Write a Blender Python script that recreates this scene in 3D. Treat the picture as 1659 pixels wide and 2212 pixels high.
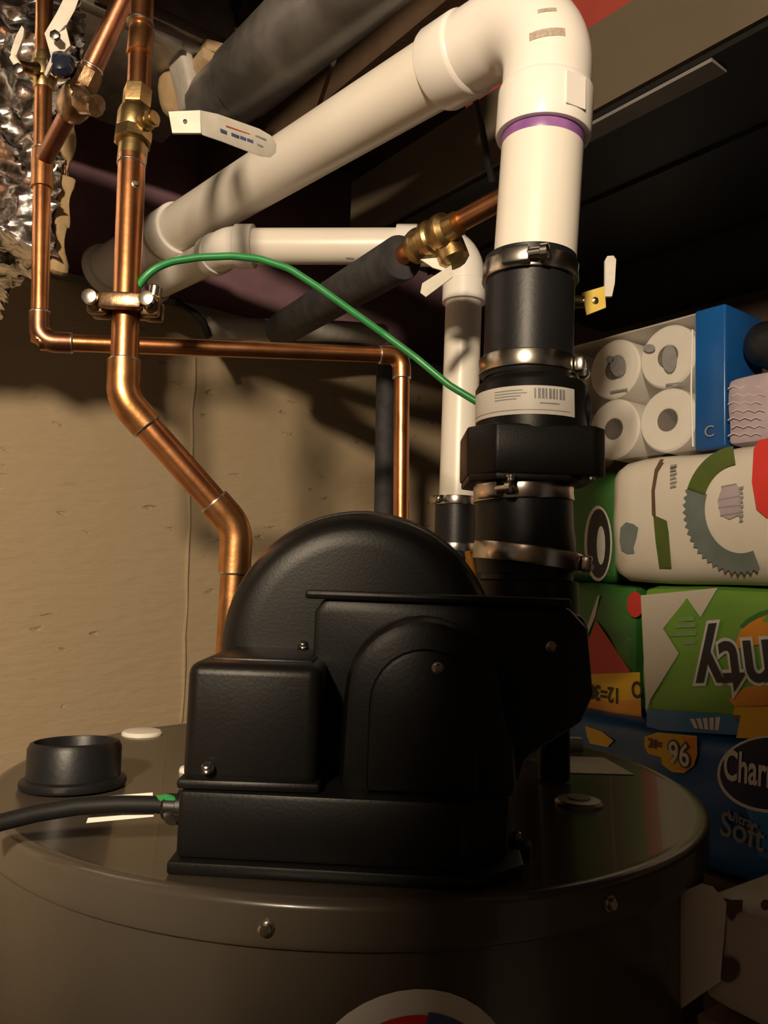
import bpy, bmesh, math, random
from mathutils import Vector as V, Matrix
random.seed(7)
for o in list(bpy.data.objects): bpy.data.objects.remove(o)
scene = bpy.context.scene
COL = scene.collection
# ------------------------------------------------------------------ camera
FPX, PITCH, ROLL, CZ = 1750.0, math.radians(5.03), math.radians(2.0), 1.652
CAM = V((0, 0, CZ))
Fw = V((0, math.cos(PITCH), math.sin(PITCH))); Up0 = V((0, -math.sin(PITCH), math.cos(PITCH))); X0 = V((1, 0, 0))
RT = X0*math.cos(ROLL) + Up0*math.sin(ROLL); UP = -X0*math.sin(ROLL) + Up0*math.cos(ROLL)
cd = bpy.data.cameras.new('camera'); cam = bpy.data.objects.new('camera', cd); COL.objects.link(cam)
cd.sensor_fit = 'VERTICAL'; cd.sensor_height = 36.0; cd.lens = FPX/2212*36.0; cd.clip_start = 0.02
M3 = Matrix((RT, UP, -Fw)).transposed().to_4x4(); M3.translation = CAM; cam.matrix_world = M3
scene.camera = cam
# ------------------------------------------------------------------ world, lamp, exposure
w = bpy.data.worlds.new('world'); scene.world = w; w.use_nodes = True
w.node_tree.nodes['Background'].inputs[0].default_value = (1.0, 0.84, 0.68, 1)
w.node_tree.nodes['Background'].inputs[1].default_value = 0.074
LAMP = V((-0.45, -1.15, 2.42))
ld = bpy.data.lights.new('ceiling_bulb_light', 'POINT'); ld.energy = 265; ld.color = (1.0, 0.80, 0.56); ld.shadow_soft_size = 0.09
lo = bpy.data.objects.new('ceiling_bulb_light', ld); COL.objects.link(lo); lo.location = LAMP
vs = scene.view_settings; vs.view_transform = 'Standard'; vs.look = 'None'; vs.exposure = 0.0; vs.gamma = 1.0; vs.use_curve_mapping = False
# ------------------------------------------------------------------ room axes: N into the back wall, T along it to the right
A = math.radians(37); N = V((-math.sin(A), math.cos(A), 0)); T = V((math.cos(A), math.sin(A), 0)); Z = V((0, 0, 1)); X = V((1, 0, 0)); Y = V((0, 1, 0))
def ray(px, py): return Fw + RT*((px-829.5)/FPX) - UP*((py-1106)/FPX)
def at(px, py, y): d = ray(px, py); return CAM + d*(y/d.y)
def on_z(px, py, z): d = ray(px, py); return CAM + d*((z-CZ)/d.z)
def on_n(px, py, n): d = ray(px, py); return CAM + d*(n/d.dot(N))
def on_t(px, py, t): d = ray(px, py); return CAM + d*(t/d.dot(T))
def W(n, t, z): return N*n + T*t + Z*z
# ------------------------------------------------------------------ materials
MATS = {}
def mat(name, col, rough=0.5, metal=0.0, col2=None, nscale=20, bump=0.0, bscale=60, spec=0.5, coat=0.0, detail=4, sub=0.0, contrast=(0.35, 0.65)):
    m = bpy.data.materials.new(name); m.use_nodes = True; nt = m.node_tree; b = nt.nodes['Principled BSDF']
    b.inputs['Base Color'].default_value = (*col, 1); b.inputs['Roughness'].default_value = rough; b.inputs['Metallic'].default_value = metal
    b.inputs['Specular IOR Level'].default_value = spec; b.inputs['Coat Weight'].default_value = coat
    tc = nt.nodes.new('ShaderNodeTexCoord')
    if col2 is not None:
        n = nt.nodes.new('ShaderNodeTexNoise'); n.inputs['Scale'].default_value = nscale; n.inputs['Detail'].default_value = detail
        r = nt.nodes.new('ShaderNodeValToRGB'); r.color_ramp.elements[0].position = contrast[0]; r.color_ramp.elements[1].position = contrast[1]
        r.color_ramp.elements[0].color = (*col, 1); r.color_ramp.elements[1].color = (*col2, 1)
        nt.links.new(tc.outputs['Object'], n.inputs['Vector']); nt.links.new(n.outputs['Fac'], r.inputs['Fac']); nt.links.new(r.outputs['Color'], b.inputs['Base Color'])
    if bump:
        n2 = nt.nodes.new('ShaderNodeTexNoise'); n2.inputs['Scale'].default_value = bscale; n2.inputs['Detail'].default_value = 6
        bp = nt.nodes.new('ShaderNodeBump'); bp.inputs['Strength'].default_value = bump; bp.inputs['Distance'].default_value = 0.004
        nt.links.new(tc.outputs['Object'], n2.inputs['Vector']); nt.links.new(n2.outputs['Fac'], bp.inputs['Height']); nt.links.new(bp.outputs['Normal'], b.inputs['Normal'])
    MATS[name] = m; return m
mat('copper', (0.76, 0.34, 0.15), 0.30, 1.0, (0.54, 0.23, 0.10), 26, 0.04, 120)
mat('copper_old', (0.40, 0.185, 0.11), 0.36, 1.0, (0.26, 0.12, 0.075), 30, 0.05, 120)
mat('copper_fitting', (0.74, 0.36, 0.15), 0.34, 1.0, (0.46, 0.21, 0.08), 40, 0.05, 150)
mat('solder', (0.72, 0.66, 0.58), 0.3, 1.0, (0.55, 0.5, 0.45), 200)
mat('brass', (0.52, 0.37, 0.17), 0.36, 1.0, (0.36, 0.25, 0.11), 45, 0.06, 160)
mat('bronze', (0.40, 0.27, 0.16), 0.33, 1.0, (0.22, 0.13, 0.07), 60, 0.1, 160)
mat('pvc', (0.84, 0.79, 0.72), 0.34, 0, (0.80, 0.74, 0.66), 6)
mat('pvc_fitting', (0.88, 0.84, 0.80), 0.30, 0, (0.85, 0.80, 0.76), 8)
mat('primer', (0.20, 0.075, 0.26), 0.35, 0, (0.34, 0.15, 0.40), 30)
mat('stamp', (0.36, 0.28, 0.22), 0.5, 0, (0.5, 0.42, 0.35), 300)
mat('rubber', (0.010, 0.010, 0.0115), 0.42, 0, None, bump=0.05, bscale=200, spec=0.35)
mat('black_plastic', (0.0062, 0.0056, 0.0052), 0.40, 0, (0.009, 0.008, 0.0075), 9, 0.05, 400, spec=0.28)
mat('foam', (0.022, 0.022, 0.025), 0.75, 0, (0.04, 0.038, 0.04), 40, 0.15, 250)
mat('steel', (0.62, 0.58, 0.52), 0.24, 1.0, (0.45, 0.41, 0.36), 60)
mat('galvanised', (0.42, 0.40, 0.37), 0.45, 0.9, (0.30, 0.28, 0.26), 25)
mat('tank_paint', (0.088, 0.072, 0.054), 0.25, 0, (0.078, 0.063, 0.047), 5, 0.02, 40, coat=0.2)
mat('label_white', (0.74, 0.70, 0.64), 0.5, 0, (0.70, 0.66, 0.60), 20)
mat('print_grey', (0.30, 0.29, 0.30), 0.5, 0, (0.24, 0.23, 0.24), 90)
mat('print_dark', (0.025, 0.02, 0.025), 0.5, 0, (0.035, 0.03, 0.035), 90)
mat('print_blue', (0.05, 0.08, 0.22), 0.5, 0, (0.09, 0.12, 0.28), 90)
mat('handle_white', (0.80, 0.76, 0.68), 0.4, 0, (0.70, 0.66, 0.58), 50)
mat('handle_yellow', (0.72, 0.52, 0.10), 0.4, 0, (0.62, 0.44, 0.08), 50)
mat('knob_black', (0.012, 0.014, 0.03), 0.15, 0, (0.02, 0.022, 0.04), 30)
mat('green_wire', (0.02, 0.20, 0.055), 0.35, 0, (0.03, 0.25, 0.07), 30)
mat('cable', (0.008, 0.0075, 0.0075), 0.6, 0, None, bump=0.05, spec=0.25)
mat('black_pipe', (0.060, 0.055, 0.052), 0.30, 0, (0.17, 0.155, 0.145), 9, 0.10, 90, detail=10, contrast=(0.40, 0.72))
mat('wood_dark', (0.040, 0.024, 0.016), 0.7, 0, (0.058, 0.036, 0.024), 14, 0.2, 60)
mat('wood_pale', (0.42, 0.30, 0.18), 0.65, 0, (0.34, 0.23, 0.13), 18, 0.2, 80)
mat('joist_wood', (0.075, 0.042, 0.024), 0.7, 0, (0.10, 0.06, 0.035), 12, 0.2, 60)
mat('purple_board', (0.20, 0.105, 0.13), 0.8, 0, (0.27, 0.15, 0.18), 7, 0.2, 40)
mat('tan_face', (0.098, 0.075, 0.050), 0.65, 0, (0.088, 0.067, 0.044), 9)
mat('soffit_shade', (0.009, 0.0085, 0.008), 0.55, 0, (0.007, 0.0068, 0.0065), 6, spec=0.3)  # shade under the beam is put into this near-black colour
mat('streak_pale', (0.20, 0.18, 0.155), 0.6, 0, (0.13, 0.13, 0.14), 7)  # pale tone for the streak of light under the beam
mat('red_paint', (0.33, 0.045, 0.03), 0.7, 0, (0.28, 0.04, 0.028), 12)
mat('kraft', (0.40, 0.28, 0.15), 0.8, 0, (0.30, 0.20, 0.10), 25, 0.3, 60)
mat('caulk', (0.50, 0.46, 0.42), 0.7, 0, (0.40, 0.37, 0.33), 30, 0.3, 60)
mat('sill_grey', (0.20, 0.19, 0.17), 0.8, 0, (0.27, 0.25, 0.22), 12, 0.4, 40)
mat('floor_concrete', (0.22, 0.20, 0.18), 0.8, 0, (0.28, 0.26, 0.23), 3, 0.2, 30)
mat('tissue', (0.80, 0.75, 0.68), 0.8, 0, (0.76, 0.71, 0.64), 30, 0.1, 120)
mat('core', (0.10, 0.062, 0.045), 0.9, 0, (0.13, 0.08, 0.055), 40)
mat('pack_white', (0.7, 0.64, 0.55), 0.33, 0, (0.65, 0.59, 0.5), 9, 0.2, 18)
mat('pack_cream', (0.6, 0.52, 0.44), 0.4, 0, (0.54, 0.47, 0.39), 9, 0.15, 20)
mat('pack_green', (0.2, 0.42, 0.055), 0.35, 0, (0.16, 0.36, 0.045), 6, 0.2, 18)
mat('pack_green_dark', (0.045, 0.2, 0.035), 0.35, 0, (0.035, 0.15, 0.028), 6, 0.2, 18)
mat('pack_blue', (0.012, 0.105, 0.36), 0.28, 0, (0.008, 0.07, 0.24), 4, 0.2, 16)
mat('pack_blue_bright', (0.025, 0.22, 0.55), 0.28, 0, (0.018, 0.15, 0.42), 4, 0.2, 16)
mat('pack_navy', (0.010, 0.014, 0.075), 0.3, 0, (0.008, 0.010, 0.055), 8)
mat('pack_red', (0.68, 0.04, 0.03), 0.35, 0, (0.6, 0.035, 0.028), 8)
mat('pack_orange', (0.85, 0.34, 0.03), 0.35, 0, (0.76, 0.28, 0.025), 8)
mat('pack_yellow', (0.88, 0.52, 0.02), 0.35, 0, (0.8, 0.46, 0.018), 8)
mat('pack_leaf', (0.17, 0.20, 0.20), 0.4, 0, (0.12, 0.15, 0.13), 14)
mat('pack_leaf_green', (0.085, 0.12, 0.020), 0.4, 0, (0.065, 0.10, 0.015), 20)
mat('pack_pink', (0.50, 0.41, 0.44), 0.4, 0, (0.40, 0.32, 0.36), 16, 0.2, 18)
mat('pack_mesh', (0.60, 0.50, 0.54), 0.4, 0, (0.52, 0.43, 0.47), 16)
mat('pack_black', (0.012, 0.012, 0.014), 0.35, 0, (0.02, 0.02, 0.02), 10)
mat('print_pale', (0.78, 0.76, 0.74), 0.45, 0, (0.72, 0.7, 0.68), 60)
mat('print_pale_green', (0.26, 0.42, 0.16), 0.45, 0, (0.22, 0.36, 0.13), 60)
mat('print_brown', (0.10, 0.055, 0.028), 0.6, 0, (0.13, 0.075, 0.04), 30)
mat('cardboard', (0.34, 0.24, 0.15), 0.8, 0, (0.29, 0.20, 0.12), 20)
def concrete():
    m = mat('concrete_paint', (0.43, 0.325, 0.20), 0.62); nt = m.node_tree; b = nt.nodes['Principled BSDF']; L = nt.links.new
    tc = nt.nodes.new('ShaderNodeTexCoord')
    n1 = nt.nodes.new('ShaderNodeTexNoise'); n1.inputs['Scale'].default_value = 2.2; n1.inputs['Detail'].default_value = 5
    r = nt.nodes.new('ShaderNodeValToRGB'); r.color_ramp.elements[0].color = (0.42, 0.315, 0.195, 1); r.color_ramp.elements[1].color = (0.47, 0.36, 0.23, 1)
    L(tc.outputs['Object'], n1.inputs['Vector']); L(n1.outputs['Fac'], r.inputs['Fac']); L(r.outputs['Color'], b.inputs['Base Color'])
    # sparse bug holes, drawn out sideways, and soft trowel waves
    mp = nt.nodes.new('ShaderNodeMapping'); mp.inputs['Scale'].default_value = (0.75, 0.75, 2.4); mp.inputs['Rotation'].default_value = (0, 0.45, 0)
    vo = nt.nodes.new('ShaderNodeTexVoronoi'); vo.inputs['Scale'].default_value = 13; vo.inputs['Randomness'].default_value = 1
    L(tc.outputs['Object'], mp.inputs['Vector'])
    nz = nt.nodes.new('ShaderNodeTexNoise'); nz.inputs['Scale'].default_value = 30; nz.inputs['Detail'].default_value = 3
    L(mp.outputs['Vector'], nz.inputs['Vector'])
    mx = nt.nodes.new('ShaderNodeMixRGB'); mx.blend_type = 'ADD'; mx.inputs['Fac'].default_value = 0.05
    L(mp.outputs['Vector'], mx.inputs['Color1']); L(nz.outputs['Color'], mx.inputs['Color2']); L(mx.outputs['Color'], vo.inputs['Vector'])
    pr = nt.nodes.new('ShaderNodeValToRGB'); pr.color_ramp.elements[0].position = 0.06; pr.color_ramp.elements[1].position = 0.16
    L(vo.outputs['Distance'], pr.inputs['Fac'])
    ms = nt.nodes.new('ShaderNodeTexNoise'); ms.inputs['Scale'].default_value = 5
    L(tc.outputs['Object'], ms.inputs['Vector'])
    mr = nt.nodes.new('ShaderNodeValToRGB'); mr.color_ramp.elements[0].position = 0.46; mr.color_ramp.elements[1].position = 0.52
    L(ms.outputs['Fac'], mr.inputs['Fac'])
    mxx = nt.nodes.new('ShaderNodeMath'); mxx.operation = 'MAXIMUM'; inv = nt.nodes.new('ShaderNodeMath'); inv.operation = 'SUBTRACT'; inv.inputs[0].default_value = 1
    L(mr.outputs['Color'], inv.inputs[1]); L(inv.outputs[0], mxx.inputs[0]); L(pr.outputs['Color'], mxx.inputs[1])
    b1 = nt.nodes.new('ShaderNodeBump'); b1.inputs['Strength'].default_value = 0.55; b1.inputs['Distance'].default_value = 0.009
    L(mxx.outputs[0], b1.inputs['Height'])
    n3 = nt.nodes.new('ShaderNodeTexNoise'); n3.inputs['Scale'].default_value = 28; n3.inputs['Detail'].default_value = 8
    L(mp.outputs['Vector'], n3.inputs['Vector'])
    b2 = nt.nodes.new('ShaderNodeBump'); b2.inputs['Strength'].default_value = 0.3; b2.inputs['Distance'].default_value = 0.010
    L(n3.outputs['Fac'], b2.inputs['Height']); L(b1.outputs['Normal'], b2.inputs['Normal']); L(b2.outputs['Normal'], b.inputs['Normal'])
concrete()
def foil():
    m = mat('foil', (0.90, 0.87, 0.85), 0.22, 1.0, (0.74, 0.71, 0.70), 8, 0.25, 60)
foil()
def film():
    m = bpy.data.materials.new('clear_film'); m.use_nodes = True; nt = m.node_tree; nt.nodes.clear()
    o = nt.nodes.new('ShaderNodeOutputMaterial'); mx = nt.nodes.new('ShaderNodeMixShader'); t = nt.nodes.new('ShaderNodeBsdfTransparent')
    g = nt.nodes.new('ShaderNodeBsdfPrincipled'); g.inputs['Base Color'].default_value = (0.7, 0.68, 0.64, 1); g.inputs['Roughness'].default_value = 0.2
    mx.inputs['Fac'].default_value = 0.16; nt.links.new(t.outputs[0], mx.inputs[1]); nt.links.new(g.outputs[0], mx.inputs[2]); nt.links.new(mx.outputs[0], o.inputs['Surface'])
    MATS['clear_film'] = m
film()
# ------------------------------------------------------------------ mesh builders: each returns (verts, faces) in world space
def frames(pts):
    pts = [V(p) for p in pts]; tan = []
    for i in range(len(pts)):
        a = pts[max(i-1, 0)]; b = pts[min(i+1, len(pts)-1)]; tan.append((b-a).normalized())
    ref = V((0, 0, 1)) if abs(tan[0].z) < 0.9 else V((1, 0, 0))
    u = (ref - tan[0]*ref.dot(tan[0])).normalized(); out = []
    for t in tan:
        u = (u - t*u.dot(t)).normalized(); out.append((u, t.cross(u)))
    return pts, out
def tube(pts, r, seg=24, caps=True):
    pts, fr = frames(pts); n = len(pts); rs = r if isinstance(r, (list, tuple)) else [r]*n
    vs, fs = [], []
    for i in range(n):
        for k in range(seg):
            a = 2*math.pi*k/seg; vs.append(pts[i] + (fr[i][0]*math.cos(a) + fr[i][1]*math.sin(a))*rs[i])
    for i in range(n-1):
        for k in range(seg):
            k2 = (k+1) % seg; fs.append((i*seg+k, i*seg+k2, (i+1)*seg+k2, (i+1)*seg+k))
    if caps: fs.append(tuple(range(seg-1, -1, -1))); fs.append(tuple((n-1)*seg+k for k in range(seg)))
    return vs, fs
def fillet(pts, rad, n=8):
    pts = [V(p) for p in pts]; out = [pts[0]]
    for i in range(1, len(pts)-1):
        a, b, c = pts[i-1], pts[i], pts[i+1]; d1 = (a-b).normalized(); d2 = (c-b).normalized(); ang = d1.angle(d2)
        R = rad[i-1] if isinstance(rad, (list, tuple)) else rad
        L = R/math.tan(ang/2); p1 = b+d1*L; p2 = b+d2*L; bis = (d1+d2).normalized(); cc = b + bis*(R/math.sin(ang/2))
        v1 = p1-cc; v2 = p2-cc; tot = v1.angle(v2); ax = v1.cross(v2).normalized()
        for k in range(n+1): out.append(cc + Matrix.Rotation(tot*k/n, 3, ax) @ v1)
    out.append(pts[-1]); return out
def lathe(p, axis, prof, seg=32, ref=None, phase=0.0, caps=True):
    p = V(p); ax = V(axis).normalized(); ref = V(ref) if ref is not None else (V((0, 0, 1)) if abs(ax.z) < 0.9 else V((1, 0, 0)))
    u = (ref-ax*ref.dot(ax)).normalized(); v = ax.cross(u); vs, fs = [], []
    for (r, h) in prof:
        for k in range(seg):
            a = 2*math.pi*k/seg+phase; vs.append(p + ax*h + (u*math.cos(a)+v*math.sin(a))*max(r, 1e-5))
    for i in range(len(prof)-1):
        for k in range(seg):
            k2 = (k+1) % seg; fs.append((i*seg+k, i*seg+k2, (i+1)*seg+k2, (i+1)*seg+k))
    if caps and prof[0][0] > 1e-4: fs.append(tuple(range(seg-1, -1, -1)))
    if caps and prof[-1][0] > 1e-4: fs.append(tuple((len(prof)-1)*seg+k for k in range(seg)))
    return vs, fs
def ring(p, axis, r0, r1, h, seg=40):     # flat band: inner r0, outer r1, height h centred
    p = V(p); ax = V(axis).normalized(); vs, fs = lathe(p, ax, [(r0, -h/2), (r1, -h/2), (r1, h/2), (r0, h/2), (r0, -h/2)], seg); return vs, fs[:-2] if True else fs
def band(p, axis, r0, r1, h, seg=40):
    return [x for x in lathe(p, axis, [(r0, -h/2), (r1, -h/2*0.9), (r1, h/2*0.9), (r0, h/2)], seg)]
def finish_bm(bm):
    vs = [v.co.copy() for v in bm.verts]; bm.verts.index_update(); fs = [tuple(v.index for v in f.verts) for f in bm.faces]; bm.free(); return vs, fs
def rbox(c, half, axes=(X, Y, Z), bev=0.0, seg=3):
    bm = bmesh.new(); bmesh.ops.create_cube(bm, size=2)
    for v in bm.verts: v.co = V((v.co.x*half[0], v.co.y*half[1], v.co.z*half[2]))
    if bev: bmesh.ops.bevel(bm, geom=list(bm.edges)+list(bm.verts), offset=min(bev, 0.98*min(half)), segments=seg, profile=0.5, affect='EDGES')
    c = V(c)
    for v in bm.verts: v.co = c + axes[0]*v.co.x + axes[1]*v.co.y + axes[2]*v.co.z
    return finish_bm(bm)
def prism(outline, o, u, v, d, thick, bev=0.0):     # outline in (u,v), extruded from 0 to thick along d
    bm = bmesh.new(); vv = [bm.verts.new(V(o)+u*a+v*b) for a, b in outline]; f = bm.faces.new(vv)
    r = bmesh.ops.extrude_face_region(bm, geom=[f]); bmesh.ops.translate(bm, verts=[e for e in r['geom'] if isinstance(e, bmesh.types.BMVert)], vec=d*thick)
    bmesh.ops.recalc_face_normals(bm, faces=bm.faces)
    if bev:
        es = [e for e in bm.edges if e.calc_face_angle(0) > 0.6]
        bmesh.ops.bevel(bm, geom=es, offset=bev, segments=2, profile=0.5, affect='EDGES')
    return finish_bm(bm)
def poly(points, d, thick=0.0008):     # a thin printed patch whose corners lie on a surface
    bm = bmesh.new(); f = bm.faces.new([bm.verts.new(V(p)) for p in points])
    r = bmesh.ops.extrude_face_region(bm, geom=[f]); bmesh.ops.translate(bm, verts=[e for e in r['geom'] if isinstance(e, bmesh.types.BMVert)], vec=d*thick)
    bmesh.ops.recalc_face_normals(bm, faces=bm.faces); return finish_bm(bm)
def pillow(c, half, axes, rnd=0.03, puff=0.006, n=12, seed=0):
    bm = bmesh.new(); bmesh.ops.create_cube(bm, size=2); bmesh.ops.subdivide_edges(bm, edges=list(bm.edges), cuts=n, use_grid_fill=True)
    rr = random.Random(seed); ph = [rr.uniform(0, 6.28) for _ in range(6)]
    for v in bm.verts:
        p = V((v.co.x*half[0], v.co.y*half[1], v.co.z*half[2])); q = V([max(-(h-rnd), min(h-rnd, x)) for x, h in zip(p, half)])
        d = p-q
        if d.length > 1e-9: p = q + d.normalized()*rnd
        wv = math.sin(p.x*38+ph[0])*math.cos(p.z*31+ph[1]) + 0.6*math.sin(p.z*70+p.x*33+ph[2])
        nr = V((v.co.x**5, v.co.y**5, v.co.z**5)); nr = nr.normalized() if nr.length > 1e-9 else nr
        p += nr*wv*puff*0.5
        v.co = V(c) + axes[0]*p.x + axes[1]*p.y + axes[2]*p.z
    return finish_bm(bm)
def join(*ms):
    vs, fs = [], []
    for a, b in ms:
        k = len(vs); vs += list(a); fs += [tuple(i+k for i in f) for f in b]
    return vs, fs
# ------------------------------------------------------------------ objects
def put(name, vf, m, parent=None, loc=None, smooth=True, ang=35):
    vs, fs = vf; loc = V(loc) if loc is not None else V((0, 0, 0))
    me = bpy.data.meshes.new(name); me.from_pydata([tuple(V(v)-loc) for v in vs], [], fs); me.materials.append(MATS[m])
    bm = bmesh.new(); bm.from_mesh(me); bmesh.ops.recalc_face_normals(bm, faces=bm.faces); bm.to_mesh(me); bm.free()
    if smooth: me.polygons.foreach_set('use_smooth', [True]*len(me.polygons)); me.set_sharp_from_angle(angle=math.radians(ang))
    me.update(); o = bpy.data.objects.new(name, me); COL.objects.link(o)
    if parent is not None: o.parent = parent
    else: o.location = loc
    return o
class Thing:
    def __init__(s, name, label, cat, loc, group=None):
        s.loc = V(loc); s.o = bpy.data.objects.new(name, None); COL.objects.link(s.o); s.o.location = s.loc; s.o.empty_display_size = 0.02
        s.o['label'] = label; s.o['category'] = cat
        if group: s.o['group'] = group
    def part(s, name, vf, m, parent=None, label=None, ang=35, kind=None):
        o = put(name, vf, m, parent or s.o, s.loc, True, ang)
        if label: o['label'] = label
        if kind: o['kind'] = kind
        return o
def single(name, vf, m, label, cat, group=None, ang=35):
    vs = [V(v) for v in vf[0]]; c = sum(vs, V((0, 0, 0)))/len(vs); c.z = min(v.z for v in vs)
    o = put(name, vf, m, None, c, True, ang); o['label'] = label; o['category'] = cat
    if group: o['group'] = group
    return o
def struct(name, vf, m, label=None, parent=None, ang=35):
    vs = [V(v) for v in vf[0]]
    if parent is None:
        o = put(name, vf, m, None, V((0, 0, 0)), True, ang); o['kind'] = 'structure'
    else: o = put(name, vf, m, parent, V((0, 0, 0)), True, ang)
    if label: o['label'] = label
    return o
def text(th, name, s, size, o, u, v, m, parent=None, bold=0.0, ext=0.0006, center=True, shear=0.0, sx=1.0, label=None):
    cu = bpy.data.curves.new('t', 'FONT'); cu.body = s; cu.size = size; cu.extrude = ext/2; cu.offset = bold; cu.shear = shear; cu.resolution_u = 4
    if center: cu.align_x = 'CENTER'; cu.align_y = 'CENTER'
    to = bpy.data.objects.new('t', cu); COL.objects.link(to); dg = bpy.context.evaluated_depsgraph_get(); dg.update()
    me = bpy.data.meshes.new_from_object(to.evaluated_get(dg)); nrm = u.cross(v).normalized()
    vs = [V(o)+u*p.co.x*sx+v*p.co.y+nrm*p.co.z for p in me.vertices]; fs = [tuple(p.vertices) for p in me.polygons]
    bpy.data.objects.remove(to); bpy.data.meshes.remove(me)
    return th.part(name, (vs, fs), m, parent, label)
def clamp(th, c, axis, r, h, screw_dir, m='steel', ears=True, parent=None):   # worm-drive hose clamp: band, screw housing, screw
    c = V(c); ax = V(axis).normalized(); d = V(screw_dir); d = (d-ax*d.dot(ax)).normalized(); t = ax.cross(d).normalized()
    b = th.part('hose_clamp', lathe(c, ax, [(r*0.985, -h/2), (r+0.0012, -h/2), (r+0.0017, -h/2+0.0012), (r+0.0010, 0), (r+0.0017, h/2-0.0012), (r+0.0012, h/2), (r*0.985, h/2)], 48), m, parent)
    k = h/0.014
    th.part('screw_housing', rbox(c+d*(r+0.0045*k), (0.011*k, 0.0042*k, h*0.46), (t, d, ax), 0.0022, 2), m, b)
    th.part('clamp_screw', lathe(c+d*(r+0.0050*k)+t*0.009*k, t, [(0.0038*k, 0), (0.0038*k, 0.010*k), (0.0058*k, 0.011*k), (0.0058*k, 0.016*k), (0.004*k, 0.0172*k)], 6 if False else 12), m, b)
    return b
def solder(th, p, ax, r): return th.part('solder_joint', lathe(p, ax, [(r*0.97, -0.0016), (r+0.0007, -0.001), (r+0.0009, 0), (r+0.0005, 0.0012), (r*0.97, 0.0018)], 24), 'solder')
def screw(th, p, d, r, m='steel', name='screw', parent=None):
    d = V(d).normalized(); return th.part(name, lathe(p, d, [(r*1.35, -0.001), (r*1.35, r*0.25), (r, r*0.3), (r, r*1.0), (r*0.75, r*1.2), (0, r*1.22)], 12), m, parent)
# ================================================================== THE ROOM
from mathutils import noise as MN
ROOM = [  # n0, n1, t0, t1, z0, z1
    ('wall_back', 1.80, 2.00, -3.0, 1.62, 0.0, 2.285, 'concrete_paint', 'painted concrete basement wall with pitted surface'),
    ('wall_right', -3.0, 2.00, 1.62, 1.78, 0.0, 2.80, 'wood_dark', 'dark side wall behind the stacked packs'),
    ('wall_rim', 1.83, 1.98, -3.0, 1.62, 2.30, 2.80, 'purple_board', 'dark purple insulation board above the concrete wall'),
    ('floor', -3.0, 2.00, -3.0, 1.78, -0.1, 0.0, 'floor_concrete', 'grey concrete basement floor'),
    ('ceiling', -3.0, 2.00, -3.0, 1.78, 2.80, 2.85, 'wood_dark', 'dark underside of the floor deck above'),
]
for nm, n0, n1, t0, t1, z0, z1, m, lb in ROOM:
    struct(nm, rbox(W((n0+n1)/2, (t0+t1)/2, (z0+z1)/2), ((n1-n0)/2, (t1-t0)/2, (z1-z0)/2), (N, T, Z)), m, lb)
def nbox(n0, n1, t0, t1, z0, z1, bev=0.0): return rbox(W((n0+n1)/2, (t0+t1)/2, (z0+z1)/2), ((n1-n0)/2, (t1-t0)/2, (z1-z0)/2), (N, T, Z), bev)
back = bpy.data.objects['wall_back']
struct('trim_1', nbox(1.79, 1.98, -3.0, 1.62, 2.285, 2.30), 'sill_grey', 'rough grey sill strip on top of the concrete wall')
# thin raised form seam on the concrete
s0 = on_n(420, 772, 1.80); s1 = on_n(393, 1560, 1.80)
sv = []
for k in range(14):
    p = s0.lerp(s1, k/13) + T*0.0022*math.sin(k*2.3); sv.append(p)
struct('seam', tube(sv, [0.0045+0.0012*math.sin(k*1.9) for k in range(14)], 8), 'concrete_paint', 'thin raised vertical seam', back)
for i, tt in enumerate((-0.85, -0.45, -0.05, 0.35, 0.78)):
    struct('trim_%d' % (i+2), nbox(-3.0, 1.82 if tt > 0.5 else 1.25, tt-0.019, tt+0.019, 2.55, 2.80), 'joist_wood', 'dark wooden ceiling joist')
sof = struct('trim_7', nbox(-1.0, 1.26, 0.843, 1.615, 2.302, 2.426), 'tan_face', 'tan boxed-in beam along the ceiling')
struct('beam_underside', nbox(-1.0, 1.255, 0.850, 1.612, 2.294, 2.303), 'soffit_shade', 'underside of the boxed-in beam, coloured dark for its shade', sof)  # dark sheet stands for the unlit underside
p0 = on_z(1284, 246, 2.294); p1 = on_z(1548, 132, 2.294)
struct('light_streak', nbox(p1.dot(N), p0.dot(N)+0.12, 0.852, 0.885, 2.289, 2.295), 'streak_pale', 'streak of light along the edge, built as a pale strip', sof)  # streak of light on the underside, modelled as a pale strip
for (a, b, wd) in (((1262, 440), (1439, 367), 0.004), ((1376, 566), (1659, 475), 0.012)):
    q = on_z(*a, 2.292); q2 = on_z(*b, 2.292); tm = (q.dot(T)+q2.dot(T))/2
    struct('seam_strip', nbox(-0.6, 1.25, tm-wd/2, tm+wd/2, 2.288, 2.295), 'soffit_shade', None, sof)
o = struct('trim_8', nbox(-0.2, 1.0, 0.90, 1.2, 2.43, 2.56), 'red_paint', 'red painted board above the boxed-in beam')
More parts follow.
